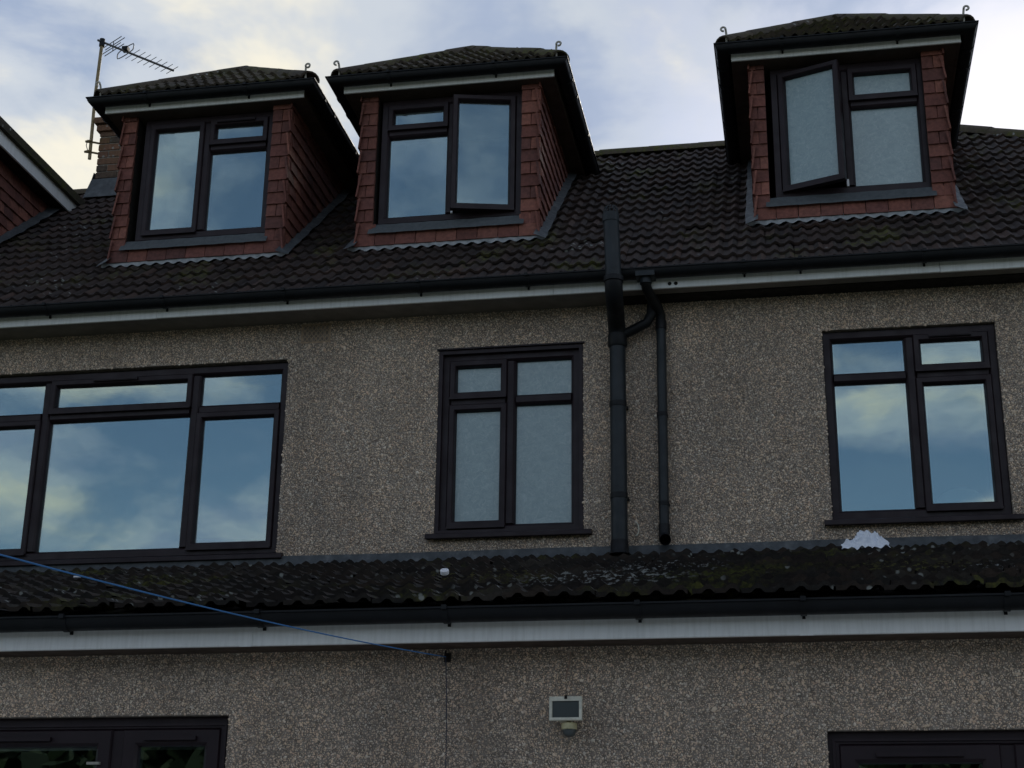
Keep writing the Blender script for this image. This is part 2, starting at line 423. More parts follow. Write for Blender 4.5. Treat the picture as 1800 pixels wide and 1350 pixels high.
# ---- walls with openings
OPEN_UP = [(-6.02, -3.515, 3.66, 5.113), (-2.403, -1.385, 3.765, 5.113), (.243, 1.370, 3.775, 5.113)]
OPEN_LO = [(-4.62, -2.64, .03, 2.193), (.095, 1.95, 1.0, 2.095)]
def wall(name, x0, x1, z0, z1, y0, th, holes, mt='mortar'):
    xs = sorted({x0, x1, *[h[0] for h in holes], *[h[1] for h in holes]}); zs = sorted({z0, z1, *[h[2] for h in holes], *[h[3] for h in holes]})
    mb = MB()
    def hole(xc, zc): return any(h[0] < xc < h[1] and h[2] < zc < h[3] for h in holes)
    for i in range(len(xs)-1):
        for j in range(len(zs)-1):
            if hole((xs[i]+xs[i+1])/2, (zs[j]+zs[j+1])/2): continue
            a, c, d, e = xs[i], xs[i+1], zs[j], zs[j+1]
            mb.add([(a, y0, d), (c, y0, d), (c, y0, e), (a, y0, e)], [(0, 1, 2, 3)])
            mb.add([(a, y0+th, d), (c, y0+th, d), (c, y0+th, e), (a, y0+th, e)], [(3, 2, 1, 0)])
    for a, c, d, e in holes:
        mb.add([(a, y0, d), (c, y0, d), (c, y0, e), (a, y0, e), (a, y0+th, d), (c, y0+th, d), (c, y0+th, e), (a, y0+th, e)],
               [(0, 4, 5, 1), (1, 5, 6, 2), (2, 6, 7, 3), (3, 7, 4, 0)])
    mb.add([(x0, y0, z0), (x1, y0, z0), (x1, y0, z1), (x0, y0, z1), (x0, y0+th, z0), (x1, y0+th, z0), (x1, y0+th, z1), (x0, y0+th, z1)],
           [(0, 1, 5, 4), (1, 2, 6, 5), (2, 3, 7, 6), (3, 0, 4, 7)])
    return mb.obj(name, mt, HOUSE, (-2, y0, z0))
wall_up = wall('upper_wall', XL, XR, .5, 5.42, 0, .28, OPEN_UP)
wall_lo = wall('extension_wall', XL+.4, XR, 0, 2.66, -3.0, .28, OPEN_LO)

mb = MB(); mb.box(XL, XR, 5.05, 5.3, .0, 5.40); mb.obj('rear_wall', 'mortar', HOUSE, (-2, 5.1, 0))
for a_, c_ in ((XL, XL+.25), (XR-.25, XR)):
    mb = MB(); mb.box(a_, c_, .282, 5.048, 0, 5.40); mb.obj('end_wall', 'mortar', HOUSE, (a_, .3, 0))
    mb = MB(); mb.box(max(a_, XL+.41), c_+.02 if a_ < 0 else c_-.01, -2.718, -.002, 0, 2.60); mb.obj('extension_end_wall', 'mortar', HOUSE, (a_, -2.7, 0))
# ---- pebbles thrown on the render: one joined mass of real stones per wall
def pebbles(parent, x0, x1, z0, z1, y0, holes, step, seed):
    g = np.random.default_rng(seed)
    nx, nz = int((x1-x0)/step), int((z1-z0)/step)
    X, Z = np.meshgrid(np.arange(nx), np.arange(nz)); X = X.ravel().astype(float); Z = Z.ravel().astype(float)
    X = x0 + (X + (Z % 2)*.5 + g.uniform(-.38, .38, X.shape))*step; Z = z0 + (Z + g.uniform(-.38, .38, Z.shape))*step
    keep = g.uniform(0, 1, X.shape) < .97
    for a, c, d, e in holes: keep &= ~((X > a-.001) & (X < c+.001) & (Z > d-.001) & (Z < e+.001))
    X, Z = X[keep], Z[keep]; k = len(X)
    r = g.lognormal(math.log(step*.58), .28, k); el = g.uniform(.45, .85, k); th = g.uniform(0, math.pi, k); hgt = r*g.uniform(.25, .80, k)
    ux, uz = np.cos(th), np.sin(th)
    V = np.empty((k, 9, 3)); 
    for j in range(5):
        an = 2*math.pi*j/5; jr = g.uniform(.8, 1.2, k)
        a = r*np.cos(an)*jr; bq = r*el*np.sin(an)*jr
        V[:, j, 0] = X + a*ux - bq*uz; V[:, j, 2] = Z + a*uz + bq*ux; V[:, j, 1] = y0+.002
    for j in range(4):
        an = 2*math.pi*(j+.3)/4; 
        a = r*.55*np.cos(an); bq = r*el*.55*np.sin(an)
        V[:, 5+j, 0] = X + a*ux - bq*uz; V[:, 5+j, 2] = Z + a*uz + bq*ux; V[:, 5+j, 1] = y0 - hgt*g.uniform(.8, 1.1, k)
    T = np.array([[0, 1, 5], [1, 6, 5], [1, 2, 6], [2, 7, 6], [2, 3, 7], [3, 8, 7], [3, 4, 8], [4, 5, 8], [4, 0, 5], [5, 6, 7], [5, 7, 8]])
    Fq = (np.arange(k)[:, None, None]*9 + T[None]).reshape(-1, 3)
    W = V.reshape(-1, 3) - np.array(ORI[parent.name])
    o = bpy.data.objects.new('pebbledash', npmesh('pebbledash', W, Fq, 'pebble')); link(o, parent, ORI[parent.name])
    tag(o, kind='stuff'); return o
AIRB = (-3.43, -3.21, 5.225, 5.375)
pebbles(wall_up, -7.35, 2.6, 3.60, 5.40, 0, OPEN_UP + [AIRB], .0112, 1)
pebbles(wall_lo, -4.7, 1.8, 1.75, 2.52, -3.0, OPEN_LO, .0092, 2)

# ---- air brick under the eaves
ab = MB(); x0, x1, z0, z1 = AIRB
ab.ring(x0, x1, z0, z1, [(0, .05), (0, -.004), (.012, -.004), (.012, .05)])
nc, nr = 6, 3
cw, ch = (x1-x0-.024)/nc, (z1-z0-.024)/nr
for j in range(nr):
    for i in range(nc):
        cx, cz = x0+.012+cw*(i+.5), z0+.012+ch*(j+.5); k = 8
        pts = [(cx+cw*.5*math.cos(2*math.pi*q/k+.39), cz+ch*.5*math.sin(2*math.pi*q/k+.39)) for q in range(k)]
        pin = [(cx+cw*.33*math.cos(2*math.pi*q/k+.39), cz+ch*.38*math.sin(2*math.pi*q/k+.39)) for q in range(k)]
        ab.add([(p[0], -.003, p[1]) for p in pts] + [(p[0], -.003, p[1]) for p in pin] + [(p[0], .014, p[1]) for p in pin],
               [(q, (q+1) % k, k+(q+1) % k, k+q) for q in range(k)] + [(k+q, k+(q+1) % k, 2*k+(q+1) % k, 2*k+q) for q in range(k)])
AB = ab.obj('air_brick', 'terracotta_vent', HOUSE, (x0, 0, z0))
bk = MB(); bk.box(x0+.01, x1-.01, .020, .05, z0+.01, z1-.01); bk.obj('backing', 'near_black', AB, (x0, .02, z0))  # dark plate: shade inside the shallow holes is put into its colour

# ================================================================== windows
FR = [(0, .07), (0, .006), (.004, 0), (.046, 0), (.058, .012), (.066, .03), (.066, .07)]
def shift(prof, y, k=1.0): return [(a*k, c+y) for a, c in prof]
SASH = [(0, .06), (0, .010), (.006, 0), (.036, 0), (.043, .008), (.052, .040), (.052, .06)]
def sash_at(parent, x0, x1, z0, z1, y, gmat, name='sash', hinge=None, ang=0, vent=False, tilt=0):
    """opening light: ring, pane and weather bar; hinge = 'l' or 'r' with an opening angle"""
    hx = x0 if hinge != 'r' else x1
    mb = MB(); at = (hx, y, z0)
    mb.ring(x0, x1, z0, z1, shift(SASH, y))
    mb.box(x0+.004, x1-.004, y-.012, y+.004, z0-.010, z0+.004)
    o = mb.obj(name, 'brown_upvc', parent, at)
    if ang: o.rotation_euler = (0, 0, ang)
    return o
def pane_at(parent, x0, x1, z0, z1, y, gmat, sash=None):
    if sash is None and gmat == 'clear_glass':
        sp = MB(); sp.ring(x0, x1, z0, z1, [(0, y+.018), (0, y+.008), (.016, y+.008), (.016, y+.018)]); sp.obj('spacer_bar', 'spacer', parent, (x0, y, z0))
    mb = MB(); mb.box(x0, x1, y, y+.006, z0, z1)
    at = ((x0+x1)/2, y, (z0+z1)/2)
    if sash is None:
        o = mb.obj('pane', gmat, parent, at); o.rotation_euler = (rng.normal(0, .004), 0, rng.normal(0, .004)); return o
    # pane of an opening light: turned with its sash, kept a child of the window
    me = mb.obj('pane', gmat, parent, tuple(ORI[sash.name]))
    me.rotation_euler = sash.rotation_euler
    return me
def window(label, x0, x1, z0, z1, y, xm, zt, lights, gmat, sill=None, trim=False, bot=.06, mw=.08, vents=(), flare=.3, parts_name='window'):
    """xm: mullion centre; zt: transom centre or None per column; lights[(col,row)] = f / s / ('l'|'r', angle)"""
    fw, k = .066, MB()
    k.ring(x0, x1, z0, z1, shift(FR, y))
    cols = []; e = [x0+fw] ; ms = xm
    prev = x0+fw
    for mx in ms:
        cols.append((prev, mx-mw/2)); prev = mx+mw/2
        hw = mw/2
        pr = [(mx-hw, y+.07), (mx-hw, y+.03), (mx-hw+.008, y+.012), (mx-hw+.02, y), (mx+hw-.02, y), (mx+hw-.008, y+.012), (mx+hw, y+.03), (mx+hw, y+.07)]
        k.loft([[(a, c, z) for a, c in pr] for z in (z0+fw, z1-fw)])
    cols.append((prev, x1-fw))
    rects = {}
    for ci, (a, c) in enumerate(cols):
        if zt[ci] is None: rects[(ci, 0)] = (a, c, z0+bot, z1-fw)
        else:
            zc = zt[ci]; hw = .04
            pr = [(y+.07, zc-hw), (y+.03, zc-hw), (y+.012, zc-hw+.008), (y, zc-hw+.02), (y, zc+hw-.02), (y+.012, zc+hw-.008), (y+.03, zc+hw), (y+.07, zc+hw)]
            k.loft([[(x, p, q) for p, q in pr] for x in (a-.002, c+.002)])
            rects[(ci, 0)] = (a, c, z0+bot, zc-hw); rects[(ci, 1)] = (a, c, zc+hw, z1-fw)
    W = k.obj(parts_name, 'brown_upvc', HOUSE, (x0, y, z0), label=label)
    if trim:
        tr = MB(); tr.ring(x0-.026, x1+.026, z0-.01, z1+.024, [(0, y+.05), (0, y-.030), (.004, y-.034), (.030, y-.034), (.030, y+.05)])
        tr.obj('trim', 'brown_upvc', W, (x0, y, z0))
        hd = MB(); hd.box(x0-.036, x1+.036, y-.05, y+.02, z1+.024, z1+.034); hd.obj('drip_bar', 'brown_upvc', W, (x0, y, z1))
    for key, spec in lights.items():
        a, c, d, e_ = rects[key]
        if spec == 'f':
            pane_at(W, a-.008, c+.008, d-.008, e_+.008, y+.042, gmat)
        else:
            hinge, ang = (None, 0) if spec == 's' else spec
            ov = .016
            s_ = sash_at(W, a-ov, c+ov, d-ov, e_+ov, y-.016, gmat, hinge=hinge, ang=ang)
            if ang: pane_at(W, a+.030, c-.030, d+.030, e_-.030, y+.028, gmat, s_)
            else: pane_at(W, a+.030, c-.030, d+.030, e_-.030, y+.028, gmat)
            if ang:
                st = MB(); xs_ = c+.02 if hinge == 'l' else a-.02
                st.box(xs_-.008, xs_+.008, y-.008, y+.02, d-.005, d+.05); st.obj('stay', 'white_plastic', W, (xs_, y, d))
        if key in vents:
            mb = MB(); w_ = (c-a); f0, f1 = vents[key]
            zv = e_-.004
            mb.box(a+w_*f0, a+w_*f1, y-.034, y-.012, zv-.008, zv+.012)
            mb.box(a+w_*f0+.01, a+w_*f1-.01, y-.038, y-.030, zv-.003, zv+.004)
            mb.obj('trickle_vent', 'brown_upvc', W, (a, y, zv))
    if sill:
        s0, s1, sz, d_ = sill
        mb = MB(); pr = [(y+.06, sz+.052), (y, sz+.046), (y-d_+.01, sz+.030), (y-d_, sz+.024), (y-d_, sz-.004), (y-d_+.012, sz-.008), (y-d_+.02, sz), (y+.06, sz)]
        mb.loft([[(x, p, q) for p, q in pr] for x in (s0, s1)])
        mb.obj('sill', 'brown_upvc', W, (s0, y, sz))
    rm = MB(); yb = y+.75
    rm.add([(x0, y+.07, z0), (x1, y+.07, z0), (x1, y+.07, z1), (x0, y+.07, z1), (x0-flare, yb, z0-.2), (x1+flare, yb, z0-.2), (x1+flare, yb, z1+.1), (x0-flare, yb, z1+.1)],
           [(0, 4, 5, 1), (1, 5, 6, 2), (2, 6, 7, 3), (3, 7, 4, 0), (4, 7, 6, 5)])
    rm.obj('room', 'dark_inside', W, (x0, y, z0))
    return W
R_ = math.radians
window('wide six-light bedroom window mirroring blue sky', -6.02, -3.515, 3.70, 5.10, .035, [-5.368, -4.215], [4.772]*3,
       {(0, 0): 's', (0, 1): 'f', (1, 0): 'f', (1, 1): 's', (2, 0): 's', (2, 1): 'f'}, 'clear_glass', sill=(-6.08, -3.465, 3.655, .075), vents={(1, 1): (.30, .62)})
window('frosted bathroom window between bedroom window and soil pipe', -2.380, -1.408, 3.79, 5.088, .03, [-1.896], [4.737]*2,
       {(0, 0): 's', (0, 1): 's', (1, 0): 'f', (1, 1): 'f'}, 'frosted_glass', sill=(-2.455, -1.325, 3.75, .09), trim=True)
RWIN = window('four-light bedroom window mirroring clouds, right of the pipes', .243, 1.370, 3.803, 5.108, .03, [.811], [4.778]*2,
       {(0, 0): 'f', (0, 1): 'f', (1, 0): 's', (1, 1): 's'}, 'clear_glass', sill=(.19, 1.43, 3.757, .09), vents={(1, 1): (.20, .80)})

mb = MB(); pr_ = [(.90, 3.86)] + [(1.075-.165*math.cos(q), 3.90+.125*math.sin(q)) for q in np.linspace(0, math.pi, 15)] + [(1.25, 3.86)]
mb.loft([[(x, .16, z) for x, z in pr_], [(x, .19, z) for x, z in pr_]]); mb.obj('pale_arch', 'spacer', RWIN, (1.07, .17, 3.87))  # plain pale arched panel behind the lower right pane
# ================================================================== roof tiles (two small rolls to a tile)
def tile_mesh(name, w, L, hh, th, mt, lift, k=12):
    xs = np.linspace(0, w, k+1); V = []; F = []
    def prof(x):
        s = (x/(w/2)) % 1.0
        q = 0 if s < .36 else .5-.5*math.cos(2*math.pi*(s-.36)/.64)
        return hh*min(1, q*1.35)
    for i, x in enumerate(xs):
        h = prof(x-1e-9 if i == k else x)
        V += [(x, 0, lift+h), (x, L, h+.002), (x, .001, lift+h-th)]
    for i in range(k):
        a, c = i*3, (i+1)*3
        F += [(a, c, c+1, a+1), (a+2, c+2, c, a)]
    me = bpy.data.meshes.new(name); me.from_pydata(V, [], F); me.update(); me.materials.append(MATS[mt]); smooth_angle(me, 35)
    return me, np.array(V), np.array(F)
TW, TG = .192, .212
main_me, mV, mF = tile_mesh('roof_tile', TW, .31, .021, .021, 'roof_tile', .036)
eave_me, _, _ = tile_mesh('eaves_tile', .206, .30, .019, .022, 'lean_tile', .050, 20)
lean_me, lV, lF = tile_mesh('lean_to_tile', .206, .30, .022, .046, 'lean_tile', .050)

def joined(name, mats4, BV, BF, mt, parent, at):
    """joined mass of the remaining tiles; mats4 = list of (R, pos)"""
    n_ = len(mats4)
    if not n_: return None
    V = np.concatenate([BV @ R.T + p for R, p in mats4]) - np.array(at)
    Fq = (np.arange(n_)[:, None, None]*len(BV) + BF[None]).reshape(-1, BF.shape[1])
    me = npmesh(name, V, Fq, mt); smooth_angle(me, 35)
    o = bpy.data.objects.new(name, me); link(o, parent, at); tag(o, kind='stuff'); return o

DORM = [-4.452, -2.466, .531]; DH = .712; DY = .36      # dormer centres, half width, tile face
# roof sheet below the tiles
rs = MB(); th = .02
def rp(x, y, off=0): return (x, y - off*math.sin(ROOF_A), roof_z(y) + off*math.cos(ROOF_A))
rs.add([rp(XL, EY+.05, -.012), rp(hip_x(EY+.05), EY+.05, -.012), rp(HIP_X0, RIDGE_Y, -.012), rp(XL, RIDGE_Y, -.012)], [(0, 1, 2, 3)])
rs.add([(XL, RIDGE_Y, RIDGE_Z-.01), (HIP_X0, RIDGE_Y, RIDGE_Z-.01), (hip_x(EY), 2*RIDGE_Y-EY, EZ), (XL, 2*RIDGE_Y-EY, EZ)], [(0, 1, 2, 3)])
rs.add([(HIP_X0, RIDGE_Y, RIDGE_Z-.012), (hip_x(EY), EY, EZ-.012), (hip_x(EY), 2*RIDGE_Y-EY, EZ-.012)], [(0, 1, 2)])
ROOF = rs.obj('roof', 'roof_tile', HOUSE, (-2, EY, EZ))
cand = []; r0 = rotx(ROOF_A)
nrow = int((RIDGE_Y-EY)/math.cos(ROOF_A)/TG)+1
for row in range(nrow):
    s = row*TG; y = EY + s*math.cos(ROOF_A); z = EZ + s*math.sin(ROOF_A)
    if y > RIDGE_Y-.10: continue
    for c in range(int((XR+2.2-XL)/TW)+1):
        x = XL + c*TW
        if x+TW*.5 > hip_x(y+.1): continue
        cx, cyy = x+TW/2, y+.1
        skip = False; hidden = False
        for xc in DORM:
            if abs(cx-xc) < DH-.12 and DY+.18 < y and cyy < 2.3: skip = True
        if cx < -6.72 and y > .75: skip = True
        if skip: continue
        jit = rng.normal(0, 1, 4)
        R = r0 @ np.array([[math.cos(.006*jit[0]), -math.sin(.006*jit[0]), 0], [math.sin(.006*jit[0]), math.cos(.006*jit[0]), 0], [0, 0, 1]])
        e = rotx(.012*jit[1]); R = R @ e
        p = np.array([x + .002*jit[2], y, z + .0015*jit[3]])
        u, v_, k_ = project((cx, cyy, roof_z(cyy)))
        infr = -25 < u < 1825 and -10 < v_ < 1350
        # hidden behind a dormer body?
        for xc in DORM:
            if y > DY and infr:
                tpar = (DY-CAM[1])/(cyy-CAM[1]); xx = CAM[0] + (cx-CAM[0])*tpar
                if abs(xx-xc) < DH: infr = False
                tp2 = (min(1.6, cyy)-CAM[1])/(cyy-CAM[1]); xx2 = CAM[0] + (cx-CAM[0])*tp2
                if abs(xx2-xc) < DH: infr = False
        cand.append((R, p, infr, k_))
ord_ = sorted([i for i, q in enumerate(cand) if q[2]], key=lambda i: cand[i][3])[:300]
pick = set(ord_)
for i in ord_:
    R, p, _, _ = cand[i]
    inst('roof_tile', main_me, ROOF, p, Matrix(R.tolist()).to_euler())
joined('roof_tiles_beyond', [(cand[i][0], cand[i][1]) for i in range(len(cand)) if i not in pick], mV, mF, 'roof_tile', ROOF, (-2, EY, EZ))

# ridge and hip caps
def cap_mesh(name, L, r, mt, th=.016):
    mb = MB(); k = 8; rings = []
    for yy, rr in ((0, r), (.004, r+.001), (L*.5, r), (L+.01, r-.002)):
        o = [(rr*math.cos(math.pi*(j/k)), yy, rr*.82*math.sin(math.pi*(j/k))) for j in range(k+1)]
        i_ = [((rr-th)*math.cos(math.pi*(1-j/k)), yy, (rr-th)*.82*math.sin(math.pi*(1-j/k))) for j in range(k+1)]
        rings.append(o+i_)
    mb.loft(rings)
    me = bpy.data.meshes.new(name); me.from_pydata(mb.v, [], mb.f); me.update(); me.materials.append(MATS[mt]); smooth_angle(me, 40); return me
ridge_me = cap_mesh('ridge_tile', .46, .118, 'ridge_tile')
def caps_along(p, q, me, name, parent, pitch=.44):
    p, q = Vector(p), Vector(q); d = q-p; n_ = max(1, int(round(d.length/pitch))); st = d/n_
    rot = Matrix((Vector(st).normalized().cross(Vector((0, 0, 1))).normalized(), st.normalized(), Vector(st).normalized().cross(Vector((0, 0, 1))).normalized().cross(st.normalized()))).transposed()
    for i in range(n_):
        o = inst(name, me, parent, p+st*i + Vector((0, 0, random.gauss(0, .0025))), rot.to_euler())
        o.scale = (1, st.length/pitch, 1)
caps_along((XL, RIDGE_Y, RIDGE_Z-.035), (HIP_X0+.05, RIDGE_Y, RIDGE_Z-.035), ridge_me, 'ridge_tile', ROOF)
caps_along((hip_x(.9), .9, roof_z(.9)-.03), (HIP_X0, RIDGE_Y, RIDGE_Z-.035), ridge_me, 'hip_tile', ROOF)

# ---- eaves: soffit, fascia, gutter
FZ = 5.374; FY = -.28
mb = MB(); mb.box(XL, -1.12, FY+.018, -.001, FZ+.012, FZ+.024); mb.obj('soffit', 'soffit_grey', HOUSE, (XL, FY, FZ))
mb = MB(); mb.box(-1.12, XR, FY+.018, FY+.13, FZ+.012, FZ+.024); mb.obj('soffit', 'soffit_grey', HOUSE, (-1.12, FY, FZ))
mb = MB(); mb.box(-1.12, XR, FY+.13, -.001, FZ+.004, FZ+.030); mb.obj('soffit', 'near_black', HOUSE, (-1.12, FY, FZ+.02), label='dark back strip of the soffit behind the white fascia')  # back strip coloured much darker than the grey front board
fx = [XL, -4.43, -1.55, 1.02, XR]
for a, c in zip(fx[:-1], fx[1:]):
    mb = MB(); dz = random.uniform(-.003, .003)
    pr = [(FY+.018, FZ+dz), (FY+.002, FZ+dz), (FY, FZ+.003+dz), (FY, EZ+.005), (FY+.018, EZ+.005)]
    mb.loft([[(x, p, q) for p, q in pr] for x in (a+.0015, c-.0015)]); mb.obj('fascia', 'white_fascia', HOUSE, (a, FY, FZ))
for xx in (-.753, -.711):                                  # two old pipe holes left in the board
    mb = MB(); mb.tube([(xx, FY-.004, FZ+.030), (xx, FY+.01, FZ+.030)], .013, 12); mb.obj('pipe_hole', 'near_black', HOUSE, (xx, FY, FZ+.03))
GP = []
def gutter_prof(r=.056, th=.004, bead=.008):
    k = 10; o = [(r + r*math.cos(math.pi+math.pi*j/k), r*math.sin(math.pi+math.pi*j/k)*.92) for j in range(k+1)]
    i_ = [(r + (r-th)*math.cos(2*math.pi-math.pi*j/k), (r-th)*math.sin(2*math.pi-math.pi*j/k)*.92) for j in range(k+1)]
    o = o[:-1] + [(2*r, 0), (2*r+bead, .002), (2*r+bead, .010), (2*r-th, .010)]
    return o + i_
gp = gutter_prof()
def gutter(path, parent, name='gutter', mt='black_plastic'):
    mb = MB(); mb.sweep(gp, path); return mb.obj(name, mt, parent, path[0], smooth=True)
def bracket(parent, x, y, z, mt='black_plastic', nib=True):
    """U bracket under the gutter with a foot on the fascia"""
    mb = MB(); k = 10; r = .060
    o = [(x, y-.056 + r*math.cos(math.pi+math.pi*j/k)*-1, z + r*math.sin(math.pi+math.pi*j/k)*.94) for j in range(k+1)]
    i_ = [(x, y-.056 + (r-.006)*math.cos(math.pi+math.pi*j/k)*-1, z + (r-.006)*math.sin(math.pi+math.pi*j/k)*.94) for j in range(k, -1, -1)]
    L_ = o+i_
    mb.loft([[(x-.014, p[1], p[2]) for p in L_], [(x+.014, p[1], p[2]) for p in L_]])
    if nib: mb.box(x-.007, x+.007, y-.010, y-.0005, z-.060, z-.02)
    mb.box(x-.012, x+.012, y-.132, y-.112, z-.004, z+.016)
    return mb.obj('gutter_bracket', mt, parent, (x, y, z))
GZ = 5.478
gutter([(XL, FY-.001, GZ), (XR, FY-.001, GZ)], HOUSE)
for xx in (-6.15, -5.25, -4.35, -3.45, -2.48, -1.72, -.25, .12, .92, 1.75): bracket(HOUSE, xx, FY-.001, GZ)

# ================================================================== lean-to extension roof
ls = MB()
ls.add([(XL+.3, LEY+.06, lean_z(LEY+.06)-.012), (XR+.1, LEY+.06, lean_z(LEY+.06)-.012), (XR+.1, -.001, lean_z(0)-.012), (XL+.3, -.001, lean_z(0)-.012)], [(0, 1, 2, 3)])
LEAN = ls.obj('lean_to_roof', 'lean_tile', HOUSE, (-2, LEY, LEZ))
cand = []; r1 = rotx(LA); LG = .236; LW_ = .206
nrow = int(3.27/math.cos(LA)/LG)+1
for row in range(nrow):
    s = row*LG; y = LEY + s*math.cos(LA); z = LEZ + s*math.sin(LA)
    sc_ = 1.0
    if y > -.06: continue
    for c in range(int((XR-XL)/LW_)):
        x = XL+.35 + c*LW_ + (.034 if row % 2 else 0) + .011*math.sin(row*2.7)
        jit = rng.normal(0, 1, 4)
        R = r1 @ rotx(.014*jit[1]) @ np.array([[math.cos(.01*jit[0]), -math.sin(.01*jit[0]), 0], [math.sin(.01*jit[0]), math.cos(.01*jit[0]), 0], [0, 0, 1]])
        p = np.array([x+.006*jit[2], y + .010*jit[2], z+.004*jit[3]])
        if y+.32*math.cos(LA) > -.004: R = R @ np.diag([1, max(.2, (-.006-y)/(.32*math.cos(LA))), 1])
        u, v_, k_ = project((x+LW_/2, y+.1, lean_z(y+.1)))
        cand.append((R, p, -35 < u < 1835, k_, row))
ord_ = sorted([i for i, q in enumerate(cand) if q[2]], key=lambda i: cand[i][3])[:300]; pick = set(ord_)
for i in ord_:
    R, p, _, _, rw_ = cand[i]; o = inst('roof_tile', eave_me if rw_ == 0 else lean_me, LEAN, p); o.matrix_local = Matrix.Translation(Vector(p)-ORI[LEAN.name]) @ Matrix(R.tolist()).to_4x4()
joined('roof_tiles_beyond', [(cand[i][0], cand[i][1]) for i in range(len(cand)) if i not in pick], lV, lF, 'lean_tile', LEAN, (-2, LEY, LEZ))
# flashing where the lean-to meets the wall
xs = np.linspace(XL+.4, XR-.02, 260); mb = MB(); A = []; B = []; Cc = []
for x in xs:
    wv = .010*math.sin(2*math.pi*(x-XL-.35)/.103) + .004*math.sin(x*7.1) + .003*math.sin(x*23)
    A.append((x, -.016, 3.664+.002*math.sin(x*3))); B.append((x, -.022, 3.612)); Cc.append((x, -.05, 3.585))
n_ = len(xs)
mb.add(A+B+Cc, [(i, i+1, n_+i+1, n_+i) for i in range(n_-1)] + [(n_+i, n_+i+1, 2*n_+i+1, 2*n_+i) for i in range(n_-1)])
mb.add([(x, -.001, 3.666) for x in xs], []); 
k0 = len(mb.v)-n_
mb.f += [(k0+i, k0+i+1, i+1, i) for i in range(n_-1)]
mb.obj('flashing', 'lead', HOUSE, (-2, 0, 3.6), smooth=True)
# fascia and gutter of the lean-to
LFZ, LFY = 2.477, -3.2
fx = [XL+.4, -4.9, -2.508, .03, XR]
for a, c in zip(fx[:-1], fx[1:]):
    mb = MB(); pr = [(LFY+.02, LFZ), (LFY+.002, LFZ), (LFY, LFZ+.004), (LFY, 2.63), (LFY+.02, 2.63)]
    mb.loft([[(x, p, q) for p, q in pr] for x in (a+.001, c-.001)]); mb.obj('fascia', 'white_fascia', HOUSE, (a, LFY, LFZ))
for xx in (-2.508, .03):
    mb = MB(); mb.box(xx-.030, xx+.030, LFY-.004, LFY-.0005, LFZ-.003, 2.62); mb.obj('joint_cover', 'white_fascia', HOUSE, (xx, LFY, LFZ))
mb = MB(); mb.box(XL+.4, XR, LFY+.021, -3.001, LFZ+.004, LFZ+.016); mb.obj('soffit', 'brown_soffit', HOUSE, (XL, LFY, LFZ))
LGZ = 2.605
gutter([(XL+.4, LFY-.001, LGZ), (XR, LFY-.001, LGZ)], HOUSE)
for xx in (-3.37, -2.42, -1.55, -.69, .02, .86, 1.7): bracket(HOUSE, xx, LFY-.001, LGZ)

# ================================================================== dormers
plain_w, plain_l, plain_t = .165, .20, .013
def plain_mesh(name, w, L, mt='red_tile'):
    """hung plain tile: lower edge kicked out from the wall, face to -Y, slightly cambered"""
    mb = MB(); k = 3; t_ = plain_t
    front = []; back = []
    for j in range(k+1):
        x = -w/2 + .0018 + (w-.0036)*j/k; cb = .0025*math.sin(math.pi*j/k)
        front.append([(x, -.029-cb, 0), (x, -.004-cb, L)]); back.append((x, -.029+t_, 0.0))
    V = [q for p in front for q in p]; F = [(2*j, 2*(j+1), 2*(j+1)+1, 2*j+1) for j in range(k)]
    b0 = len(V); V += back; F += [(b0+j, b0+j+1, 2*(j+1), 2*j) for j in range(k)]
    e0 = len(V); V += [(-w/2+.001, .012, L), (w/2-.001, .012, L)]
    F += [(0, 1, e0, b0), (2*k+1, 2*k, b0+k, e0+1)]
    me = bpy.data.meshes.new(name); me.from_pydata(V, [], F); me.update(); me.materials.append(MATS[mt]); return me
P_full = plain_mesh('hung_tile', .163, .19); P_half = plain_mesh('hung_tile_half', .071, .19); P_edge = plain_mesh('hung_tile_edge', .142, .19)
GAUGE = .1035; SOF = 7.41
def jr(): return (random.gauss(0, .012), random.gauss(0, .006), random.gauss(0, .010))
def pt(parent, me, x, y, z, rz):
    a, bq, c = jr(); o = inst('hung_tile', me, parent, (x, y, z + random.gauss(0, .0012))); o.rotation_euler = (a, bq, rz+c); return o
hipcap_me = cap_mesh('hip_tile', .30, .085, 'ridge_tile', .014)

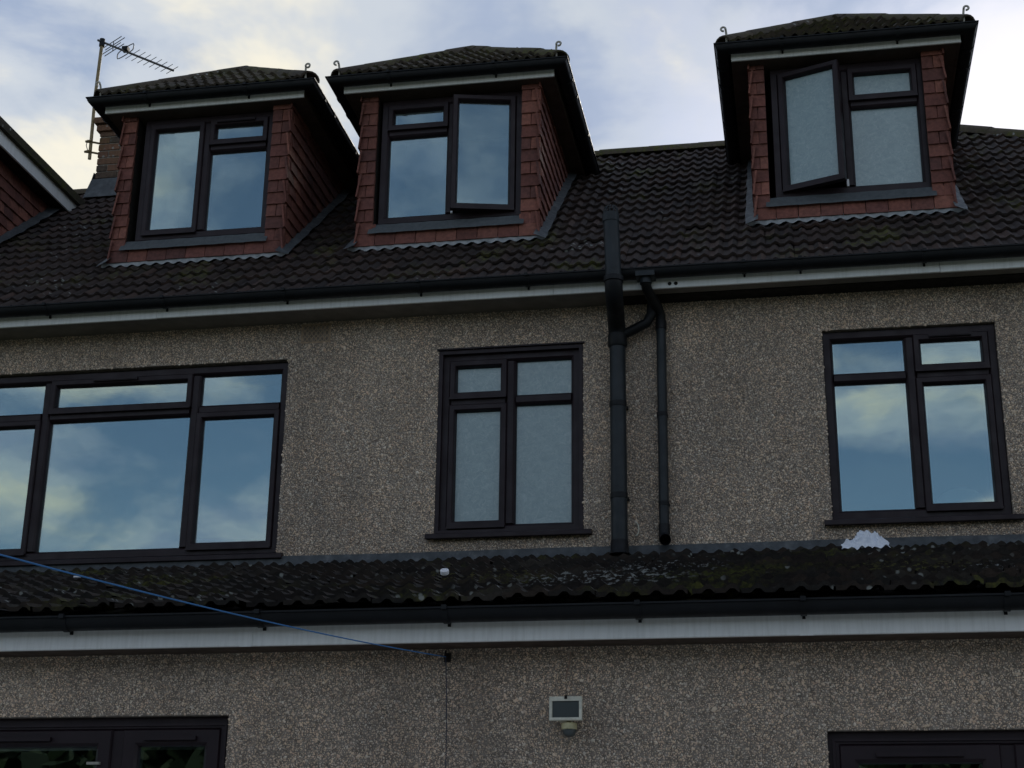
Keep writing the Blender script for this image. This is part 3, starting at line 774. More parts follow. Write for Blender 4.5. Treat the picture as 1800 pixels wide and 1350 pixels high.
def hip_roof(parent, xc, hw, y0, y1, z0, pitch, mt='dormer_roof_tile', name='roof_sheet'):
    """hipped dormer roof: solid sheet, tile courses, hip caps"""
    tp = math.tan(pitch); ay = y0+hw; az = z0+hw*tp
    sh = MB()
    sh.add([(xc-hw, y0, z0), (xc+hw, y0, z0), (xc, ay, az), (xc-hw, y1, z0), (xc+hw, y1, z0), (xc, y1, az)], [(0, 1, 2), (0, 2, 5, 3), (1, 4, 5, 2)])
    S = sh.obj(name, mt, parent, (xc, y0, z0))
    tl = []
    g = .20; w = .165; nr = int(hw/math.cos(pitch)/g)+1
    for row in range(nr):
        s = row*g; off = s*math.cos(pitch); z = z0 + s*math.sin(pitch)
        half = hw-off-.02
        k = int(2*half/w)
        for c in range(k+1):
            x = -half + (2*half-w*k)/2 + c*w
            if x + w*.5 > half+.02: continue
            edge = max(abs(x), abs(x+w)); ly = min(.85, max(.18, (half+.035-edge)/math.cos(pitch)/.31))
            R = rotx(pitch) @ rotx(rng.normal(0, .015)) @ np.diag([w/TW, ly, 1.05])
            tl.append((R, np.array([xc+x, y0+off-.012, z+rng.normal(0, .003)])))
        ks = int((y1-y0-off-.24)/w) if hw-off > .30 else 0
        for sgn in (-1, 1):
            for c in range(ks):
                yy = y0+off+.24 + c*w
                Rz = np.array([[0, -sgn, 0], [sgn, 0, 0], [0, 0, 1.0]])
                R = Rz @ rotx(pitch) @ np.diag([w/TW, .85, 1.05])
                px_ = xc + sgn*(hw-off-.05); py_ = yy if sgn > 0 else yy+w
                tl.append((R, np.array([px_, py_, z-.012])))
    o = joined('roof_tiles', tl, mV, mF, mt, parent, (xc, y0, z0))
    caps_along((xc-hw+.02, y0+.02, z0+.020), (xc, ay, az-.008), hipcap_me, 'hip_tile', parent, .30)
    caps_along((xc+hw-.02, y0+.02, z0+.020), (xc, ay, az-.008), hipcap_me, 'hip_tile', parent, .30)
    caps_along((xc, y1, az-.012), (xc, ay+.03, az-.012), hipcap_me, 'hip_tile', parent, .30)
    return az
def hip_iron(parent, x, y, z, sgn):
    pts = [(x-.035*sgn*0, y, z-.05), (x, y-.01, z+.02), (x+.004*sgn, y-.02, z+.055)]
    cx, cz, r = x+.022*sgn, z+.062, .017
    for k in range(0, 11):
        a = math.pi - k*math.pi*1.55/10 
        pts.append((cx - sgn*r*math.cos(math.pi-a) if False else cx + sgn*(-r*math.cos(k*math.pi*1.6/10)), y-.03, cz + r*math.sin(k*math.pi*1.6/10)))
    mb = MB(); mb.tube(pts, .0085, 6); mb.obj('hip_iron', 'steel', parent, (x, y, z), smooth=True)

def lead_soaker(parent, pts, name='flashing', lift=.045, w=.085):
    """lead strip lying on the roof tiles, running along pts = [(x, y)], width w in +dir"""
    mb = MB(); a = []; c = []
    for i, (x0_, y0_, x1_, y1_) in enumerate(pts):
        wob = random.gauss(0, .006)
        a.append(rp(x0_, y0_, .105)); c.append(rp(x1_, y1_, .072 + wob*.4))
    k = len(pts); mb.add(a+c, [(i, i+1, k+i+1, k+i) for i in range(k-1)])
    return mb.obj(name, 'lead', parent, a[0], smooth=True)

def dormer(xc, label, tall, zt):
    y0 = DY
    x0, x1 = xc-DH, xc+DH
    inx0, inx1 = xc-DH+.135, xc+DH-.150                     # window opening between the two tiled strips
    if tall == 'l': inx0, inx1 = xc-.592, xc+.548
    wz0 = 6.30
    # carcass behind the tiles
    bd = MB(); yb = y0+.028
    bd.box(x0+.022, inx0, yb, 2.0, 5.95, SOF); bd.box(inx1, x1-.022, yb, 2.0, 5.95, SOF); bd.box(inx0-.01, inx1+.01, yb, 2.0, 5.95, wz0-.04)
    D = bd.obj('dormer', 'near_black', HOUSE, (xc, y0, 6.1), label=label)
    # front strips
    zrow = 6.128; rows = int((SOF-zrow)/GAUGE)+1
    for r_ in range(1, rows):
        z = zrow + r_*GAUGE
        for (a, c, s_) in ((x0, inx0, -1), (inx1, x1, 1)):
            wd = c-a
            if r_ % 2 == (0 if s_ < 0 else 1) or random.random() < .12:
                for q, me in ((.25, P_half), (.75, P_half)):
                    o = pt(D, me, a+wd*q, y0+.024, z, 0); o.scale = (wd/2/.0725, 1, 1)
            else:
                o = pt(D, P_edge, (a+c)/2, y0+.024, z, 0); o.scale = (wd/.1425, 1, 1)
    # bottom course below the apron
    k = 9; wd = 2*DH/k
    for j in range(k):
        o = pt(D, P_full, x0+wd*(j+.5), y0+.014, zrow, 0); o.scale = (wd/.1645, 1, .78 if inx0-.05 < x0+wd*(j+.5) < inx1+.05 else 1)
    # cheeks
    for s_ in (-1, 1):
        for r_ in range(0, rows):
            z = zrow + r_*GAUGE; ye = roof_y(z+.12)+.10
            n_ = max(1, int((ye-y0)/.165+.999))
            for j in range(n_):
                yy = y0 + .0825 + j*.165 + (.0825 if r_ % 2 else 0) - .03
                pt(D, P_full, xc+s_*(DH-.024), yy, z, s_*math.pi/2)
    # lead apron below the window
    ap = MB(); q = [(y0-.030, 6.222), (y0-.027, 6.234), (y0-.004, 6.268), (y0+.024, 6.316), (y0+.085, 6.334)]
    xs = np.linspace(inx0-.03, inx1+.03, 24); rows_ = [[(x, y-.0, z+.0015*math.sin(x*31+z*9)) for y, z in q] for x in xs]
    kk = len(q); V = [p for rr in rows_ for p in rr]
    ap.add(V, [(i*kk+j, (i+1)*kk+j, (i+1)*kk+j+1, i*kk+j+1) for i in range(len(xs)-1) for j in range(kk-1)])
    ap.obj('apron', 'apron', D, (xc, y0, 6.2), smooth=True)
    # lead dressed over the roof tiles in front and up the sides
    fr = MB(); xs = np.linspace(x0-.05, x1+.05, 90); a = []; c = []
    for x in xs:
        wv = .5-.5*math.cos(2*math.pi*(x-XL)/(TW/2))
        a.append((x, y0+.006, 6.150)); yy = y0-.024+.005*math.sin(x*13)
        c.append((x, yy, roof_z(yy)+.050+.020*wv))
    k = len(xs); fr.add(a+c, [(i, i+1, k+i+1, k+i) for i in range(k-1)]); fr.obj('flashing', 'new_lead', D, (xc, y0, 6.1), smooth=True)
    for s_ in (-1, 1):
        e = xc+s_*(DH+.0)
        pts = [(e-.03*s_, yy, e+s_*(.062+random.gauss(0, .004)), yy) for yy in np.linspace(y0-.045, 1.95, 26)]
        lead_soaker(D, pts)
    # window set back in the opening
    zb = 6.335
    xm = [xc+.005 if tall == 'r' else xc-.016]
    # soffit, fascia, gutter
    FH = .83; fy = y0-.10; ye = roof_y(SOF)+.02
    sf = MB(); sf.box(xc-FH+.012, xc+FH-.012, fy+.016, ye+.1, SOF, SOF+.012); sf.obj('soffit', 'brown_soffit', D, (xc, fy, SOF))
    ff = MB(); pr = [(fy+.015, SOF-.004), (fy+.002, SOF-.004), (fy, SOF), (fy, SOF+.115), (fy+.015, SOF+.115)]
    ff.loft([[(x, p, q) for p, q in pr] for x in (xc-FH, xc+FH)]); ff.obj('fascia', 'white_fascia', D, (xc, fy, SOF))
    for s_ in (-1, 1):
        e = xc+s_*(FH-.001); sdb = MB(); sdb.box(min(e, e-s_*.014), max(e, e-s_*.014), fy+.016, ye+.12, SOF-.004, SOF+.115); sdb.obj('fascia', 'brown_soffit', D, (e, fy, SOF))  # side boards in soffit brown, their shade painted into the colour
    gz = SOF+.080; yr = roof_y(gz)+.02
    path = [(xc-FH-.001, yr, gz), (xc-FH-.001, fy-.001, gz), (xc+FH+.001, fy-.001, gz), (xc+FH+.001, yr, gz)]
    mb = MB(); mb.sweep(gp, path); mb.obj('gutter', 'black_plastic', D, (xc, fy, gz), smooth=True)
    bracket(D, xc-.45, fy-.001, gz); bracket(D, xc+.38, fy-.001, gz)
    for s_ in (-1, 1):                                    # clips along the side runs
        for yy in (.46, .72, 1.35):
            cl = MB(); kx = xc+s_*(FH+.058)
            ring = [(kx+.061*math.cos(a_), gz+.058*math.sin(a_)) for a_ in np.linspace(math.pi, 2*math.pi, 9)] + [(kx+.061, gz+.014), (kx-.061, gz+.014)]
            cl.loft([[(p[0], yy-.014, p[1]) for p in ring], [(p[0], yy+.014, p[1]) for p in ring]]); cl.obj('gutter_clip', 'black_plastic', D, (kx, yy, gz))
    hip_roof(D, xc, .905, fy-.055, 2.75, SOF+.098, math.radians(37.3))
    for s_ in (-1, 1): hip_iron(D, xc+s_*.855, fy-.055, SOF+.16, s_)
    return D
dormer(DORM[0], 'left dormer beside the chimney, windows shut', 'l', None)
dormer(DORM[1], 'middle dormer with its right-hand casement ajar', 'r', None)
dormer(DORM[2], 'right dormer with frosted glass and left-hand casement ajar', 'l', None)
# dormer windows
WY = DY+.062
window('clear dormer window beside the chimney, all lights shut', -4.995, -3.905, 6.335, 7.398, WY, [-4.462], [None, 7.113],
       {(0, 0): 's', (1, 0): 'f', (1, 1): 's'}, 'clear_glass', mw=.078, flare=0, vents={(1, 1): (.1, .8)})
window('clear dormer window with right casement open', -3.022, -1.905, 6.335, 7.398, WY, [-2.464], [7.113, None],
       {(0, 0): 'f', (0, 1): 's', (1, 0): ('r', R_(13))}, 'clear_glass', mw=.078, flare=0)
window('frosted dormer window with left casement open', -.020, 1.095, 6.330, 7.398, WY, [.520], [None, 7.060],
       {(0, 0): ('l', R_(-19.5)), (1, 0): 'f', (1, 1): 's'}, 'frosted_glass', mw=.078, flare=0)

# ================================================================== brick chimney at the left
CH = MB(); cx0, cx1, cy0, cy1 = -6.42, -5.72, 2.42, 2.87; cz0, cz1 = 7.55, 8.50
CH.box(cx0+.008, cx1-.008, cy0+.008, cy1-.008, cz0, cz1+.15)
CHIM = CH.obj('chimney', 'brick_mortar', HOUSE, (cx0, cy0, 8.0), label='brown brick chimney stack behind the left dormer')
def brick_me(nm, a, c, d):
    mb = MB(); e = .004
    mb.loft([[(e, e, 0), (a-e, e, 0), (a-e, c-e, 0), (e, c-e, 0)], [(0, 0, e), (a, 0, e), (a, c, e), (0, c, e)], [(0, 0, d-e), (a, 0, d-e), (a, c, d-e), (0, c, d-e)], [(e, e, d), (a-e, e, d), (a-e, c-e, d), (e, c-e, d)]])
    me = bpy.data.meshes.new(nm); me.from_pydata(mb.v, [], mb.f); me.update(); me.materials.append(MATS['brick']); return me
B1 = brick_me('brick', .215, .1025, .065); B2 = brick_me('brick_header', .1025, .1025, .065)
zb = cz0; row = 0
while zb < cz1-.02:
    x = cx0 - (.1125 if row % 2 else 0)
    while x < cx1-.05:
        if x < cx0: inst('brick', B2, CHIM, (cx0+random.gauss(0, .001), cy0+random.gauss(0, .002), zb))
        elif x+.215 > cx1+.02: inst('brick', B2, CHIM, (x, cy0+random.gauss(0, .002), zb))
        else: inst('brick', B1, CHIM, (x, cy0+random.gauss(0, .002), zb))
        x += .225
    y = cy0 + (.1125 if row % 2 == 0 else .225)
    if row % 2: y = cy0+.1125
    while y < cy1-.05:
        o = inst('brick', B1 if y+.215 < cy1+.05 else B2, CHIM, (cx0+.1025, y, zb)); o.rotation_euler = (0, 0, math.pi/2); y += .225
    zb += .075; row += 1
for k, ex in enumerate((.028, .052)):                     # two oversailing courses at the top
    x = cx0-ex
    while x < cx1+ex-.05:
        inst('brick', B1, CHIM, (x, cy0-ex, cz1+k*.075)); x += .225
    y = cy0-ex+.105
    while y < cy1:
        o = inst('brick', B1, CHIM, (cx0-ex+.1025, y, cz1+k*.075)); o.rotation_euler = (0, 0, math.pi/2); y += .225
fl = MB(); fl.add([(cx0-.03, cy0-.012, 7.99), (cx1, cy0-.012, 7.99), (cx1, cy0-.08, roof_z(cy0-.08)+.075), (cx0-.06, cy0-.085, roof_z(cy0-.085)+.075), (cx0-.012, cy1, 8.12), (cx0-.014, cy0-.012, 8.06), (cx0-.11, cy1-.1, 8.0)],
                 [(0, 1, 2, 3), (5, 0, 3, 6, 4)]); fl.obj('flashing', 'lead', CHIM, (cx0, cy0, 7.9))
pot = MB(); pot.loft([[(-6.07+r_*math.cos(a_), 2.64+r_*math.sin(a_), z) for a_ in np.linspace(0, 2*math.pi, 14, endpoint=False)] for r_, z in ((.12, 8.74), (.105, 8.80), (.10, 8.86))]); 

# ================================================================== neighbouring dormer at the left edge
ND = MB(); nx = -6.575
NZ = 7.475
ND.box(-8.1, nx-.02, .30, 2.4, 5.9, NZ)
NB = ND.obj('neighbouring_dormer', 'near_black', None, (-7.3, .3, 6.1))
tag(NB, 'red tile-hung cheek of the next dormer with white side fascia at the left edge', 'dormer')
for r_ in range(0, 14):
    z = 6.10 + r_*GAUGE
    ye = roof_y(z+.12)+.12
    j = 0; yy = .32 + (.0825 if r_ % 2 else 0)
    while yy < ye and z < NZ-.03:
        pt(NB, P_full, nx-.022, yy, z, math.pi/2); yy += .165
for r_ in range(1, 13):
    for j in range(9):
        pt(NB, P_full, nx-.085-j*.165 - (.0825 if r_ % 2 else 0), .322, 6.05 + r_*GAUGE, 0)
sf = MB(); sf.box(-8.2, -6.455, .2, 2.25, NZ, NZ+.012); sf.obj('soffit', 'near_black', NB, (-7.3, .2, NZ))
ff = MB(); ff.box(-6.455, -6.438, .18, 2.20, NZ-.004, NZ+.125); ff.obj('fascia', 'white_fascia', NB, (-6.44, .2, NZ))
hh = MB()
hh.add([(-8.3, .1, NZ+.118), (-6.40, .1, NZ+.118), (-6.40, 2.5, NZ+.118), (-8.3, 2.5, NZ+.118), (-8.3, .1, NZ+.185), (-6.39, .1, NZ+.185), (-6.39, 2.5, NZ+.185), (-8.3, 2.5, NZ+.185), (-7.34, 1.0, 8.24), (-7.34, 2.6, 8.24)],
       [(0, 3, 2, 1), (0, 1, 5, 4), (1, 2, 6, 5), (4, 5, 8), (5, 6, 9, 8), (4, 8, 9, 7)])
hh.obj('roof', 'dormer_roof_tile', NB, (-7.3, .2, NZ))
pts = [(nx-.02, yy, nx+.085+random.gauss(0, .012), yy) for yy in np.linspace(.4, 2.1, 22)]
lead_soaker(NB, pts)

# ================================================================== aerial on the chimney
AY = 2.40; AX = -6.495
AER = empty('tv_aerial', (AX, AY, 8.2)); tag(AER, 'old television aerial on a thin mast clamped to the chimney', 'aerial')
mb = MB(); mb.tube([(AX+.004, AY, 8.205), (AX-.012, AY, 8.9), (AX-.004, AY, 9.515)], .0165, 10); mb.obj('mast', 'brass', AER, (AX, AY, 8.2), smooth=True)
bd_ = Vector((.615, .788, 0)).normalized(); ed = Vector((.84, -.54, 0)).normalized()
b0 = Vector((AX-.004, AY, 9.50))
mb = MB(); mb.box(-.012, .012, -.012, .012, 0, 1); 
mb = MB(); mb.tube([b0 - bd_*.05, b0 + bd_*.80], .0115, 8); mb.obj('boom', 'aluminium', AER, b0, smooth=True)
mb = MB(); mb.tube([b0+Vector((0, 0, -.05)), b0+Vector((0, 0, .03))], .028, 8); mb.obj('clamp', 'black_plastic', AER, b0)
for k in range(8):
    s_ = .335 + k*.064; L = .125-.0035*k
    mb = MB(); c_ = b0 + bd_*s_; mb.tube([c_-ed*L, c_+ed*L], .0034, 6); mb.obj('element', 'aluminium', AER, c_)
for zz_, L in ((.05, .17), (-.05, .17)):
    for s_ in (.10, .135):
        mb = MB(); c_ = b0 + bd_*s_ + Vector((0, 0, zz_*.7)); mb.tube([c_-ed*L, c_+ed*L], .0045, 6); mb.obj('reflector_rod', 'aluminium', AER, c_)
mb = MB(); c_ = b0 + bd_*.12; mb.tube([c_+Vector((0, 0, -.05)), c_+Vector((0, 0, .05))], .005, 6); mb.obj('reflector_arm', 'aluminium', AER, c_)
loop = []; c_ = b0 + bd_*.255
for k in range(22):
    a_ = 2*math.pi*k/21; ca, sa = math.cos(a_), math.sin(a_)
    L = .11; rr = .035
    q = c_ + ed*(L*(1 if ca > 0 else -1)*min(1, abs(ca)*1.6) + rr*ca) + Vector((0, 0, rr*sa*1.3)); loop.append(q)
mb = MB(); mb.tube(loop, .0055, 6, False); mb.obj('dipole', 'aluminium', AER, c_, smooth=True)
mb = MB(); mb.box(c_.x-.03, c_.x+.03, c_.y-.03, c_.y+.03, c_.z, c_.z+.045); mb.obj('junction_box', 'black_plastic', AER, c_)
for z_ in (8.285, 8.395):
    mb = MB(); mb.tube([(AX-.04, AY+.0, z_), (AX+.02, AY+.03, z_+.004), (cx0+.02, AY+.10, z_+.012)], .010, 6); mb.obj('bracket_arm', 'brass', AER, (AX, AY, z_))
    mb = MB(); mb.tube([(AX-.045, AY-.02, z_-.008), (AX+.025, AY-.03, z_-.004)], .012, 6); mb.obj('u_bolt', 'brass', AER, (AX, AY, z_))
mb = MB(); mb.tube([(AX-.012, AY-.03, 8.29), (AX-.03, AY-.03, 8.34), (AX-.02, AY-.03, 8.40)], .004, 5); mb.obj('cable', 'dark_cord', AER, (AX, AY, 8.3))

# ================================================================== pipes
SOIL = empty('soil_vent_pipe', (-1.13, -.1, 3.62)); tag(SOIL, 'thick dark grey soil vent pipe rising past the gutter, with cage top', 'pipe')
PX = -1.132
mb = MB(); mb.tube([(PX, -.10, 3.60), (PX, -.10, 5.06)], .055, 20); mb.obj('lower_pipe', 'pipe_plastic', SOIL, (PX, -.1, 3.62), smooth=True)
mb = MB(); mb.tube([(PX, -.10, 5.03), (PX, -.10, 5.045), (PX, -.10, 5.12), (PX, -.10, 5.125)], [.058, .066, .066, .058], 20); mb.obj('socket', 'black_plastic', SOIL, (PX, -.1, 5.05), smooth=True)
mb = MB(); mb.tube([(PX, -.10, 5.10), (PX, -.11, 5.15), (PX, -.16, 5.20), (PX+.01, -.30, 5.24), (PX+.016, -.40, 5.27), (PX+.02, -.455, 5.32), (PX+.02, -.46, 5.38)], .060, 20); mb.obj('offset_bend', 'black_plastic', SOIL, (PX, -.2, 5.2), smooth=True)
mb = MB(); mb.tube([(PX+.02, -.46, 5.36), (PX+.02, -.46, 5.365), (PX+.02, -.46, 5.385), (PX+.02, -.46, 5.40), (PX+.02, -.46, 5.405)], [.058, .066, .068, .066, .058], 20); mb.obj('collar', 'black_plastic', SOIL, (PX, -.46, 5.38), smooth=True)
mb = MB(); mb.tube([(PX+.02, -.46, 5.37), (PX+.005, -.46, 5.845)], .0535, 20); mb.obj('upper_pipe', 'pipe_plastic', SOIL, (PX, -.46, 5.4), smooth=True)
mb = MB(); mb.tube([(PX+.005, -.46, 5.80), (PX+.005, -.46, 5.805), (PX+.004, -.46, 5.865), (PX+.004, -.46, 5.868)], [.054, .0575, .0575, .050], 20)
for k in range(12):
    a_ = 2*math.pi*k/12; c_, s_ = math.cos(a_), math.sin(a_)
    mb.tube([(PX+.004+.050*c_, -.46+.050*s_, 5.86), (PX+.004+.046*c_, -.46+.046*s_, 5.905), (PX+.004+.022*c_, -.46+.022*s_, 5.925)], .0036, 5)
mb.obj('cage', 'pipe_plastic', SOIL, (PX, -.46, 5.86))
mb = MB(); mb.tube([(PX+.03, -.10, 5.12), (PX+.12, -.10, 5.16), (PX+.20, -.10, 5.20), (PX+.235, -.10, 5.26), (PX+.24, -.10, 5.36)], .034, 14); mb.obj('branch', 'black_plastic', SOIL, (PX+.1, -.1, 5.2), smooth=True)
for zc in (4.62, 3.98):
    mb = MB(); mb.tube([(PX, -.10, zc-.018), (PX, -.10, zc+.018)], .059, 20); mb.box(PX-.060, PX+.060, -.03, -.004, zc-.010, zc+.010); mb.obj('bracket', 'black_plastic', SOIL, (PX, -.1, zc))
mb = MB(); mb.tube([(PX, -.10, 3.585), (PX, -.10, 3.60), (PX, -.10, 3.68)], [.075, .062, .0575], 20); mb.obj('weathering_collar', 'black_plastic', SOIL, (PX, -.1, 3.6), smooth=True)

DP = empty('downpipe', (-.84, -.055, 3.66)); tag(DP, 'slim black rainwater downpipe beside the thick soil pipe', 'downpipe')
dx = -.842
mb = MB(); mb.tube([(dx, -.055, 3.70), (dx+.006, -.055, 5.22)], .033, 16); mb.obj('pipe', 'pipe_plastic', DP, (dx, -.055, 3.7), smooth=True)
mb = MB(); mb.tube([(dx+.006, -.055, 5.20), (dx+.004, -.065, 5.265), (dx-.008, -.11, 5.305), (dx-.05, -.25, 5.345), (dx-.062, -.315, 5.365), (dx-.066, -.345, 5.40), (dx-.066, -.345, 5.45)], .0345, 16); mb.obj('swan_neck', 'black_plastic', DP, (dx, -.1, 5.3), smooth=True)
mb = MB(); mb.tube([(dx+.006, -.055, 5.165), (dx+.006, -.055, 5.225)], .039, 16); mb.obj('socket', 'black_plastic', DP, (dx, -.055, 5.2), smooth=True)
mb = MB(); mb.tube([(dx-.066, -.345, 5.385), (dx-.066, -.345, 5.43)], .040, 16); mb.box(dx-.13, dx-.002, -.405, -.285, 5.425, 5.46); mb.obj('outlet', 'pipe_plastic', DP, (dx-.066, -.345, 5.4))
mb = MB(); mb.tube([(dx, -.055, 3.79), (dx, -.055, 3.725), (dx, -.075, 3.69), (dx+.012, -.13, 3.668)], [.037, .037, .037, .038], 16, False); mb.obj('shoe', 'black_plastic', DP, (dx, -.055, 3.7), smooth=True)
for zc in (4.55, 3.93):
    mb = MB(); mb.tube([(dx+.002, -.055, zc-.014), (dx+.002, -.055, zc+.014)], .0365, 16); mb.box(dx-.036, dx+.038, -.022, -.004, zc-.008, zc+.008); mb.obj('bracket', 'black_plastic', DP, (dx, -.055, zc))
mb = MB(); ringp = [(-1.035+.022*math.cos(a_), -.02, 3.775+.045*math.sin(a_)) for a_ in np.linspace(-1.7, 1.7, 18)]; mb.tube(ringp, .004, 6)
tag(mb.obj('cable_loop', 'cream_metal', None, (-1.03, -.02, 3.77), smooth=True), 'thin pale cable loop on the wall at the foot of the soil pipe', 'cable')

# ================================================================== ground floor openings
def low_window(label, x0, x1, z0, z1, y, mull, zg, nm):
    k = MB(); k.ring(x0, x1, z0, z1, [(0, y+.07), (0, y), (.05, y), (.06, y+.012), (.06, y+.07)])
    k.ring(x0+.02, x1-.02, z0+.02, z1-.028, [(0, y+.02), (0, y-.008), (.012, y-.008), (.016, y+.02)])
    edges = [x0+.06] + [q for mx in mull for q in (mx-.04, mx+.04)] + [x1-.06]
    for mx in mull: k.box(mx-.04, mx+.04, y+.004, y+.065, z0+.06, z1-.06)
    Wn = k.obj(nm, 'brown_upvc', HOUSE, (x0, y, z0), label=label)
    for i in range(0, len(edges), 2):
        a, c = edges[i], edges[i+1]
        s_ = MB(); s_.ring(a-.012, c+.012, z0+.05, z1-.055, shift([(0, .05), (0, .010), (.006, 0), (.062, 0), (.076, .012), (.080, .03), (.080, .05)], y-.012)); s_.obj('sash', 'brown_upvc', Wn, (a, y, z0))
        pane_at(Wn, a+.062, c-.062, z0+.12, zg, y+.022, 'clear_glass')
        v_ = MB(); w_ = c-a; v_.box(a+w_*.22, a+w_*.78, y-.034, y-.012, z1-.108, z1-.090); v_.obj('trickle_vent', 'brown_upvc', Wn, (a, y, z1))
    rm = MB(); rm.add([(x0, y+.07, z0), (x1, y+.07, z0), (x1, y+.07, z1), (x0, y+.07, z1), (x0-.2, y+1.6, z0), (x1+.2, y+1.6, z0), (x1+.2, y+1.6, z1+.1), (x0-.2, y+1.6, z1+.1)],
                      [(0, 4, 5, 1), (1, 5, 6, 2), (2, 6, 7, 3), (3, 7, 4, 0), (4, 7, 6, 5)]); rm.obj('room', 'dark_inside', Wn, (x0, y, z0))
    return Wn
LWD = low_window('dark brown ground floor doors at the bottom left', -4.62, -2.64, .03, 2.190, -2.955, [-3.20], 2.06, 'door')
low_window('dark brown ground floor window at the bottom right', .095, 1.95, 1.0, 2.092, -2.96, [.845], 1.975, 'window')
mb = MB(); mb.box(-3.335, -3.272, -2.985, -2.968, 1.972, 1.984); mb.obj('hinge', 'steel', LWD, (-3.3, -2.98, 1.97))

# ================================================================== floodlight
FLD = empty('floodlight', (-1.04, -3.0, 2.15)); tag(FLD, 'small cream floodlight with motion sensor on the lower wall', 'floodlight')
lx0, lx1, lz0, lz1 = -1.106, -.966, 2.140, 2.238; ly = -3.10
mb = MB(); mb.loft([[(lx0, ly, lz0), (lx1, ly, lz0), (lx1, ly, lz1), (lx0, ly, lz1)], [(lx0, ly+.02, lz0), (lx1, ly+.02, lz0), (lx1, ly+.02, lz1+.004), (lx0, ly+.02, lz1+.004)], [(lx0+.03, ly+.07, lz0+.025), (lx1-.03, ly+.07, lz0+.025), (lx1-.03, ly+.07, lz1-.02), (lx0+.03, ly+.07, lz1-.02)]]); mb.obj('housing', 'cream_metal', FLD, (-1.04, ly, 2.2))
mb = MB(); mb.ring(lx0-.003, lx1+.003, lz0-.003, lz1+.003, [(0, ly+.012), (0, ly-.010), (.003, ly-.012), (.012, ly-.012), (.014, ly-.004), (.014, ly+.012)]); mb.box(lx0, lx1, ly-.013, ly-.002, lz1-.016, lz1+.003); mb.obj('bezel', 'cream_metal', FLD, (-1.04, ly, 2.2))
mb = MB(); mb.box(lx0+.010, lx1-.010, ly-.005, ly-.001, lz0+.010, lz1-.014); mb.obj('lamp_glass', 'lamp_glass', FLD, (-1.04, ly, 2.2))
mb = MB(); mb.box(-1.040, -1.028, ly-.017, ly-.005, lz1-.008, lz1+.008); mb.obj('screw', 'near_black', FLD, (-1.046, ly, lz1))
mb = MB(); mb.box(-1.075, -1.02, -3.035, -3.002, 2.14, 2.21); mb.box(-1.055, -1.04, ly+.05, -3.03, 2.165, 2.185); mb.obj('wall_bracket', 'cream_metal', FLD, (-1.04, -3.0, 2.17))
mb = MB(); k = 16
mb.loft([[(-1.026+r_*math.cos(a_), -3.065+r_*math.sin(a_), z-.010) for a_ in np.linspace(0, 2*math.pi, k, endpoint=False)] for r_, z in ((.010, 2.150), (.014, 2.143), (.034, 2.140), (.036, 2.134), (.035, 2.114), (.033, 2.112))]); mb.obj('sensor_cap', 'yellowed_plastic', FLD, (-1.04, -3.06, 2.13), smooth=True)
mb = MB(); mb.loft([[(-1.026+r_*math.cos(a_), -3.065+r_*math.sin(a_), z-.010) for a_ in np.linspace(0, 2*math.pi, k, endpoint=False)] for r_, z in ((.033, 2.113), (.033, 2.105), (.027, 2.090), (.017, 2.081), (.004, 2.078))]); mb.obj('sensor_lens', 'lamp_glass', FLD, (-1.04, -3.06, 2.1), smooth=True)
mb = MB(); mb.tube([(-1.026, -3.012, 2.455), (-1.034, -3.012, 2.40), (-1.044, -3.014, 2.36), (-1.048, -3.014, 2.335)], .0028, 6)
tag(mb.obj('cable', 'pink_cable', None, (-1.03, -3.01, 2.4), smooth=True), 'short thin pinkish cable on the wall above the floodlight', 'cable')

# ================================================================== washing line
WL = empty('washing_line', (-1.6, -3.02, 2.435)); tag(WL, 'blue washing line stretched from the lower wall out to the left', 'washing line')
A0 = Vector((-1.600, -3.05, 2.437)); A1 = Vector((-2.006, -6.4, 2.147)); A2 = A0 + (A1-A0)*1.5
pts = []
for k in range(25):
    s_ = k/24; p = A0.lerp(A2, s_); p.z += -.10*4*s_*(1-s_)*.45 + .0; pts.append(p)
# keep the left frame crossing where the photograph has it
corr = pts[16].z - A1.z
for k, p in enumerate(pts): p.z -= corr*(k/16) if k <= 16 else corr*(k/16)
mb = MB(); mb.tube(pts, .0025, 8); mb.obj('line', 'blue_cord', WL, A0, smooth=True)
mb = MB(); mb.tube([(-1.600, -3.05, 2.437), (-1.601, -3.03, 2.40), (-1.596, -3.022, 2.25), (-1.592, -3.022, 2.0), (-1.594, -3.022, 1.5)], .0022, 6); mb.obj('loose_end', 'dark_cord', WL, (-1.6, -3.03, 2.4))
mb = MB(); mb.tube([(-1.600, -2.99, 2.44), (-1.600, -3.045, 2.44), (-1.600, -3.055, 2.452), (-1.600, -3.045, 2.464)], .005, 8); mb.box(-1.615, -1.585, -3.012, -3.002, 2.42, 2.46); mb.obj('hook', 'near_black', WL, (-1.6, -3.02, 2.44))
mb = MB(); mb.tube([A2+Vector((0, 0, -2.6)), A2+Vector((0, 0, .05))], .03, 10); tag(mb.obj('line_post', 'steel', None, A2), 'steel post holding the far end of the washing line', 'post')

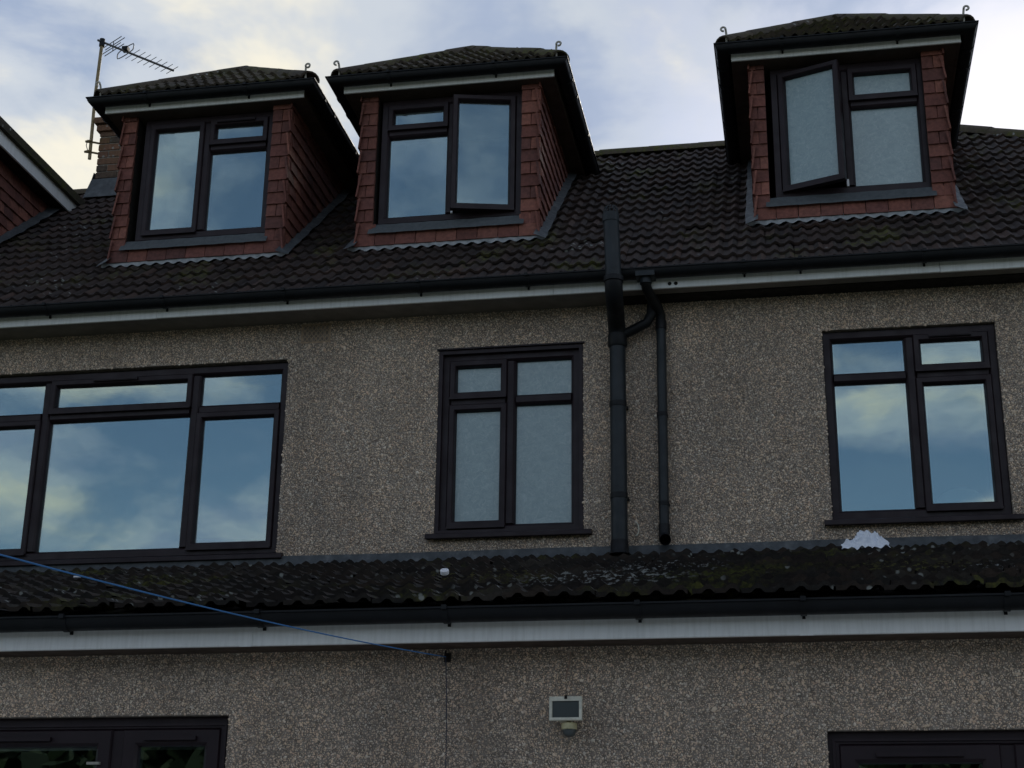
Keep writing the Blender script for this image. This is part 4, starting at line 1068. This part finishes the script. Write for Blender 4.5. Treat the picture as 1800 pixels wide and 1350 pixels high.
# ================================================================== small things on the lean-to roof
from mathutils import noise as mnoise
mb = MB(); nu, nv = 72, 48; V = []
def ridged(p, o):
    q = 1-abs(mnoise.noise(p+Vector((o, o*.7, 0))))*2.0
    return max(0, q)**2
for j in range(nv+1):
    for i in range(nu+1):
        a = i/nu*2-1; c = j/nv*2-1
        rad = math.sqrt(a*a+c*c); an_ = math.atan2(c, a)
        edge = .86 + .34*mnoise.noise(Vector((math.cos(an_)*1.9, math.sin(an_)*1.9, 3.7)))
        if a < 0: edge *= 1+.25*max(0, -a)*(1-abs(c))
        h = max(0, 1-rad**5.0)
        wx = .5*mnoise.noise(Vector((a*1.3, c*1.3, 9.0))); wy = .5*mnoise.noise(Vector((a*1.3, c*1.3, 19.0)))
        p = Vector((a*1.5+wx, c*1.2+wy, 0))
        rd = .60*ridged(p, 2.0) + .40*ridged(p*2.1, 5.0)
        lump = .40 + .60*math.exp(-((a-.10)**2*2.2 + (c-.2)**2*1.5))
        z = h*lump*(.016 + .075*rd)
        yy = -.27 + c*.085*edge; sgx = .018*mnoise.noise(Vector((a*3, c*3, 30)))*h
        drp = .055*max(0, -c)**2*(.5+mnoise.noise(Vector((a*3.2, 0, 44))))
        V.append((.425 + a*.165*edge + sgx, yy - drp*.4, lean_z(yy) + .084 + max(.002, z*1.2) - drp))
mb.add(V, [(j*(nu+1)+i, j*(nu+1)+i+1, (j+1)*(nu+1)+i+1, (j+1)*(nu+1)+i) for j in range(nv) for i in range(nu)])
cl = mb.obj('cloth', 'cloth', None, (.42, -.15, 3.6), smooth=True); smooth_angle(cl.data, 80)
tag(cl, 'crumpled white cloth lying on the lean-to roof below the right bedroom window', 'cloth')
CP = (-1.822, -2.16, lean_z(-2.16)+.092)
mb = MB(); k = 18; nrm = Vector((.05, -.62, .78)).normalized(); ta = nrm.cross(Vector((1, 0, 0))).normalized(); tb = nrm.cross(ta)
def cpt(r_, h, a_): return tuple(Vector(CP) + (ta*math.cos(a_)+tb*math.sin(a_))*r_ + nrm*h)
an = np.linspace(0, 2*math.pi, k, endpoint=False)
mb.loft([[cpt(r_, h, a_) for a_ in an] for r_, h in ((.018, -.014), (.0225, -.010), (.024, .006), (.022, .011), (.016, .012), (.014, .007), (.010, .007), (.009, .012), (.002, .0125))])
tag(mb.obj('bottle_cap', 'white_plastic', None, CP, smooth=True), 'round white plastic cap on the lean-to roof below the bathroom window', 'cap')
FK = (-4.207, -1.52, lean_z(-1.52)+.085)
mb = MB(); mb.loft([[(FK[0]-.017, FK[1]-.02, FK[2]-.006), (FK[0]+.016, FK[1]-.022, FK[2]-.006), (FK[0]+.018, FK[1]+.01, FK[2]), (FK[0]-.014, FK[1]+.012, FK[2])], [(FK[0]-.016, FK[1]-.02, FK[2]+.004), (FK[0]+.014, FK[1]-.021, FK[2]+.003), (FK[0]+.017, FK[1]+.01, FK[2]+.010), (FK[0]-.013, FK[1]+.011, FK[2]+.008)]])
tag(mb.obj('plaster_flake', 'white_plastic', None, FK), 'small white flake on the lean-to roof under the wide left window', 'flake')
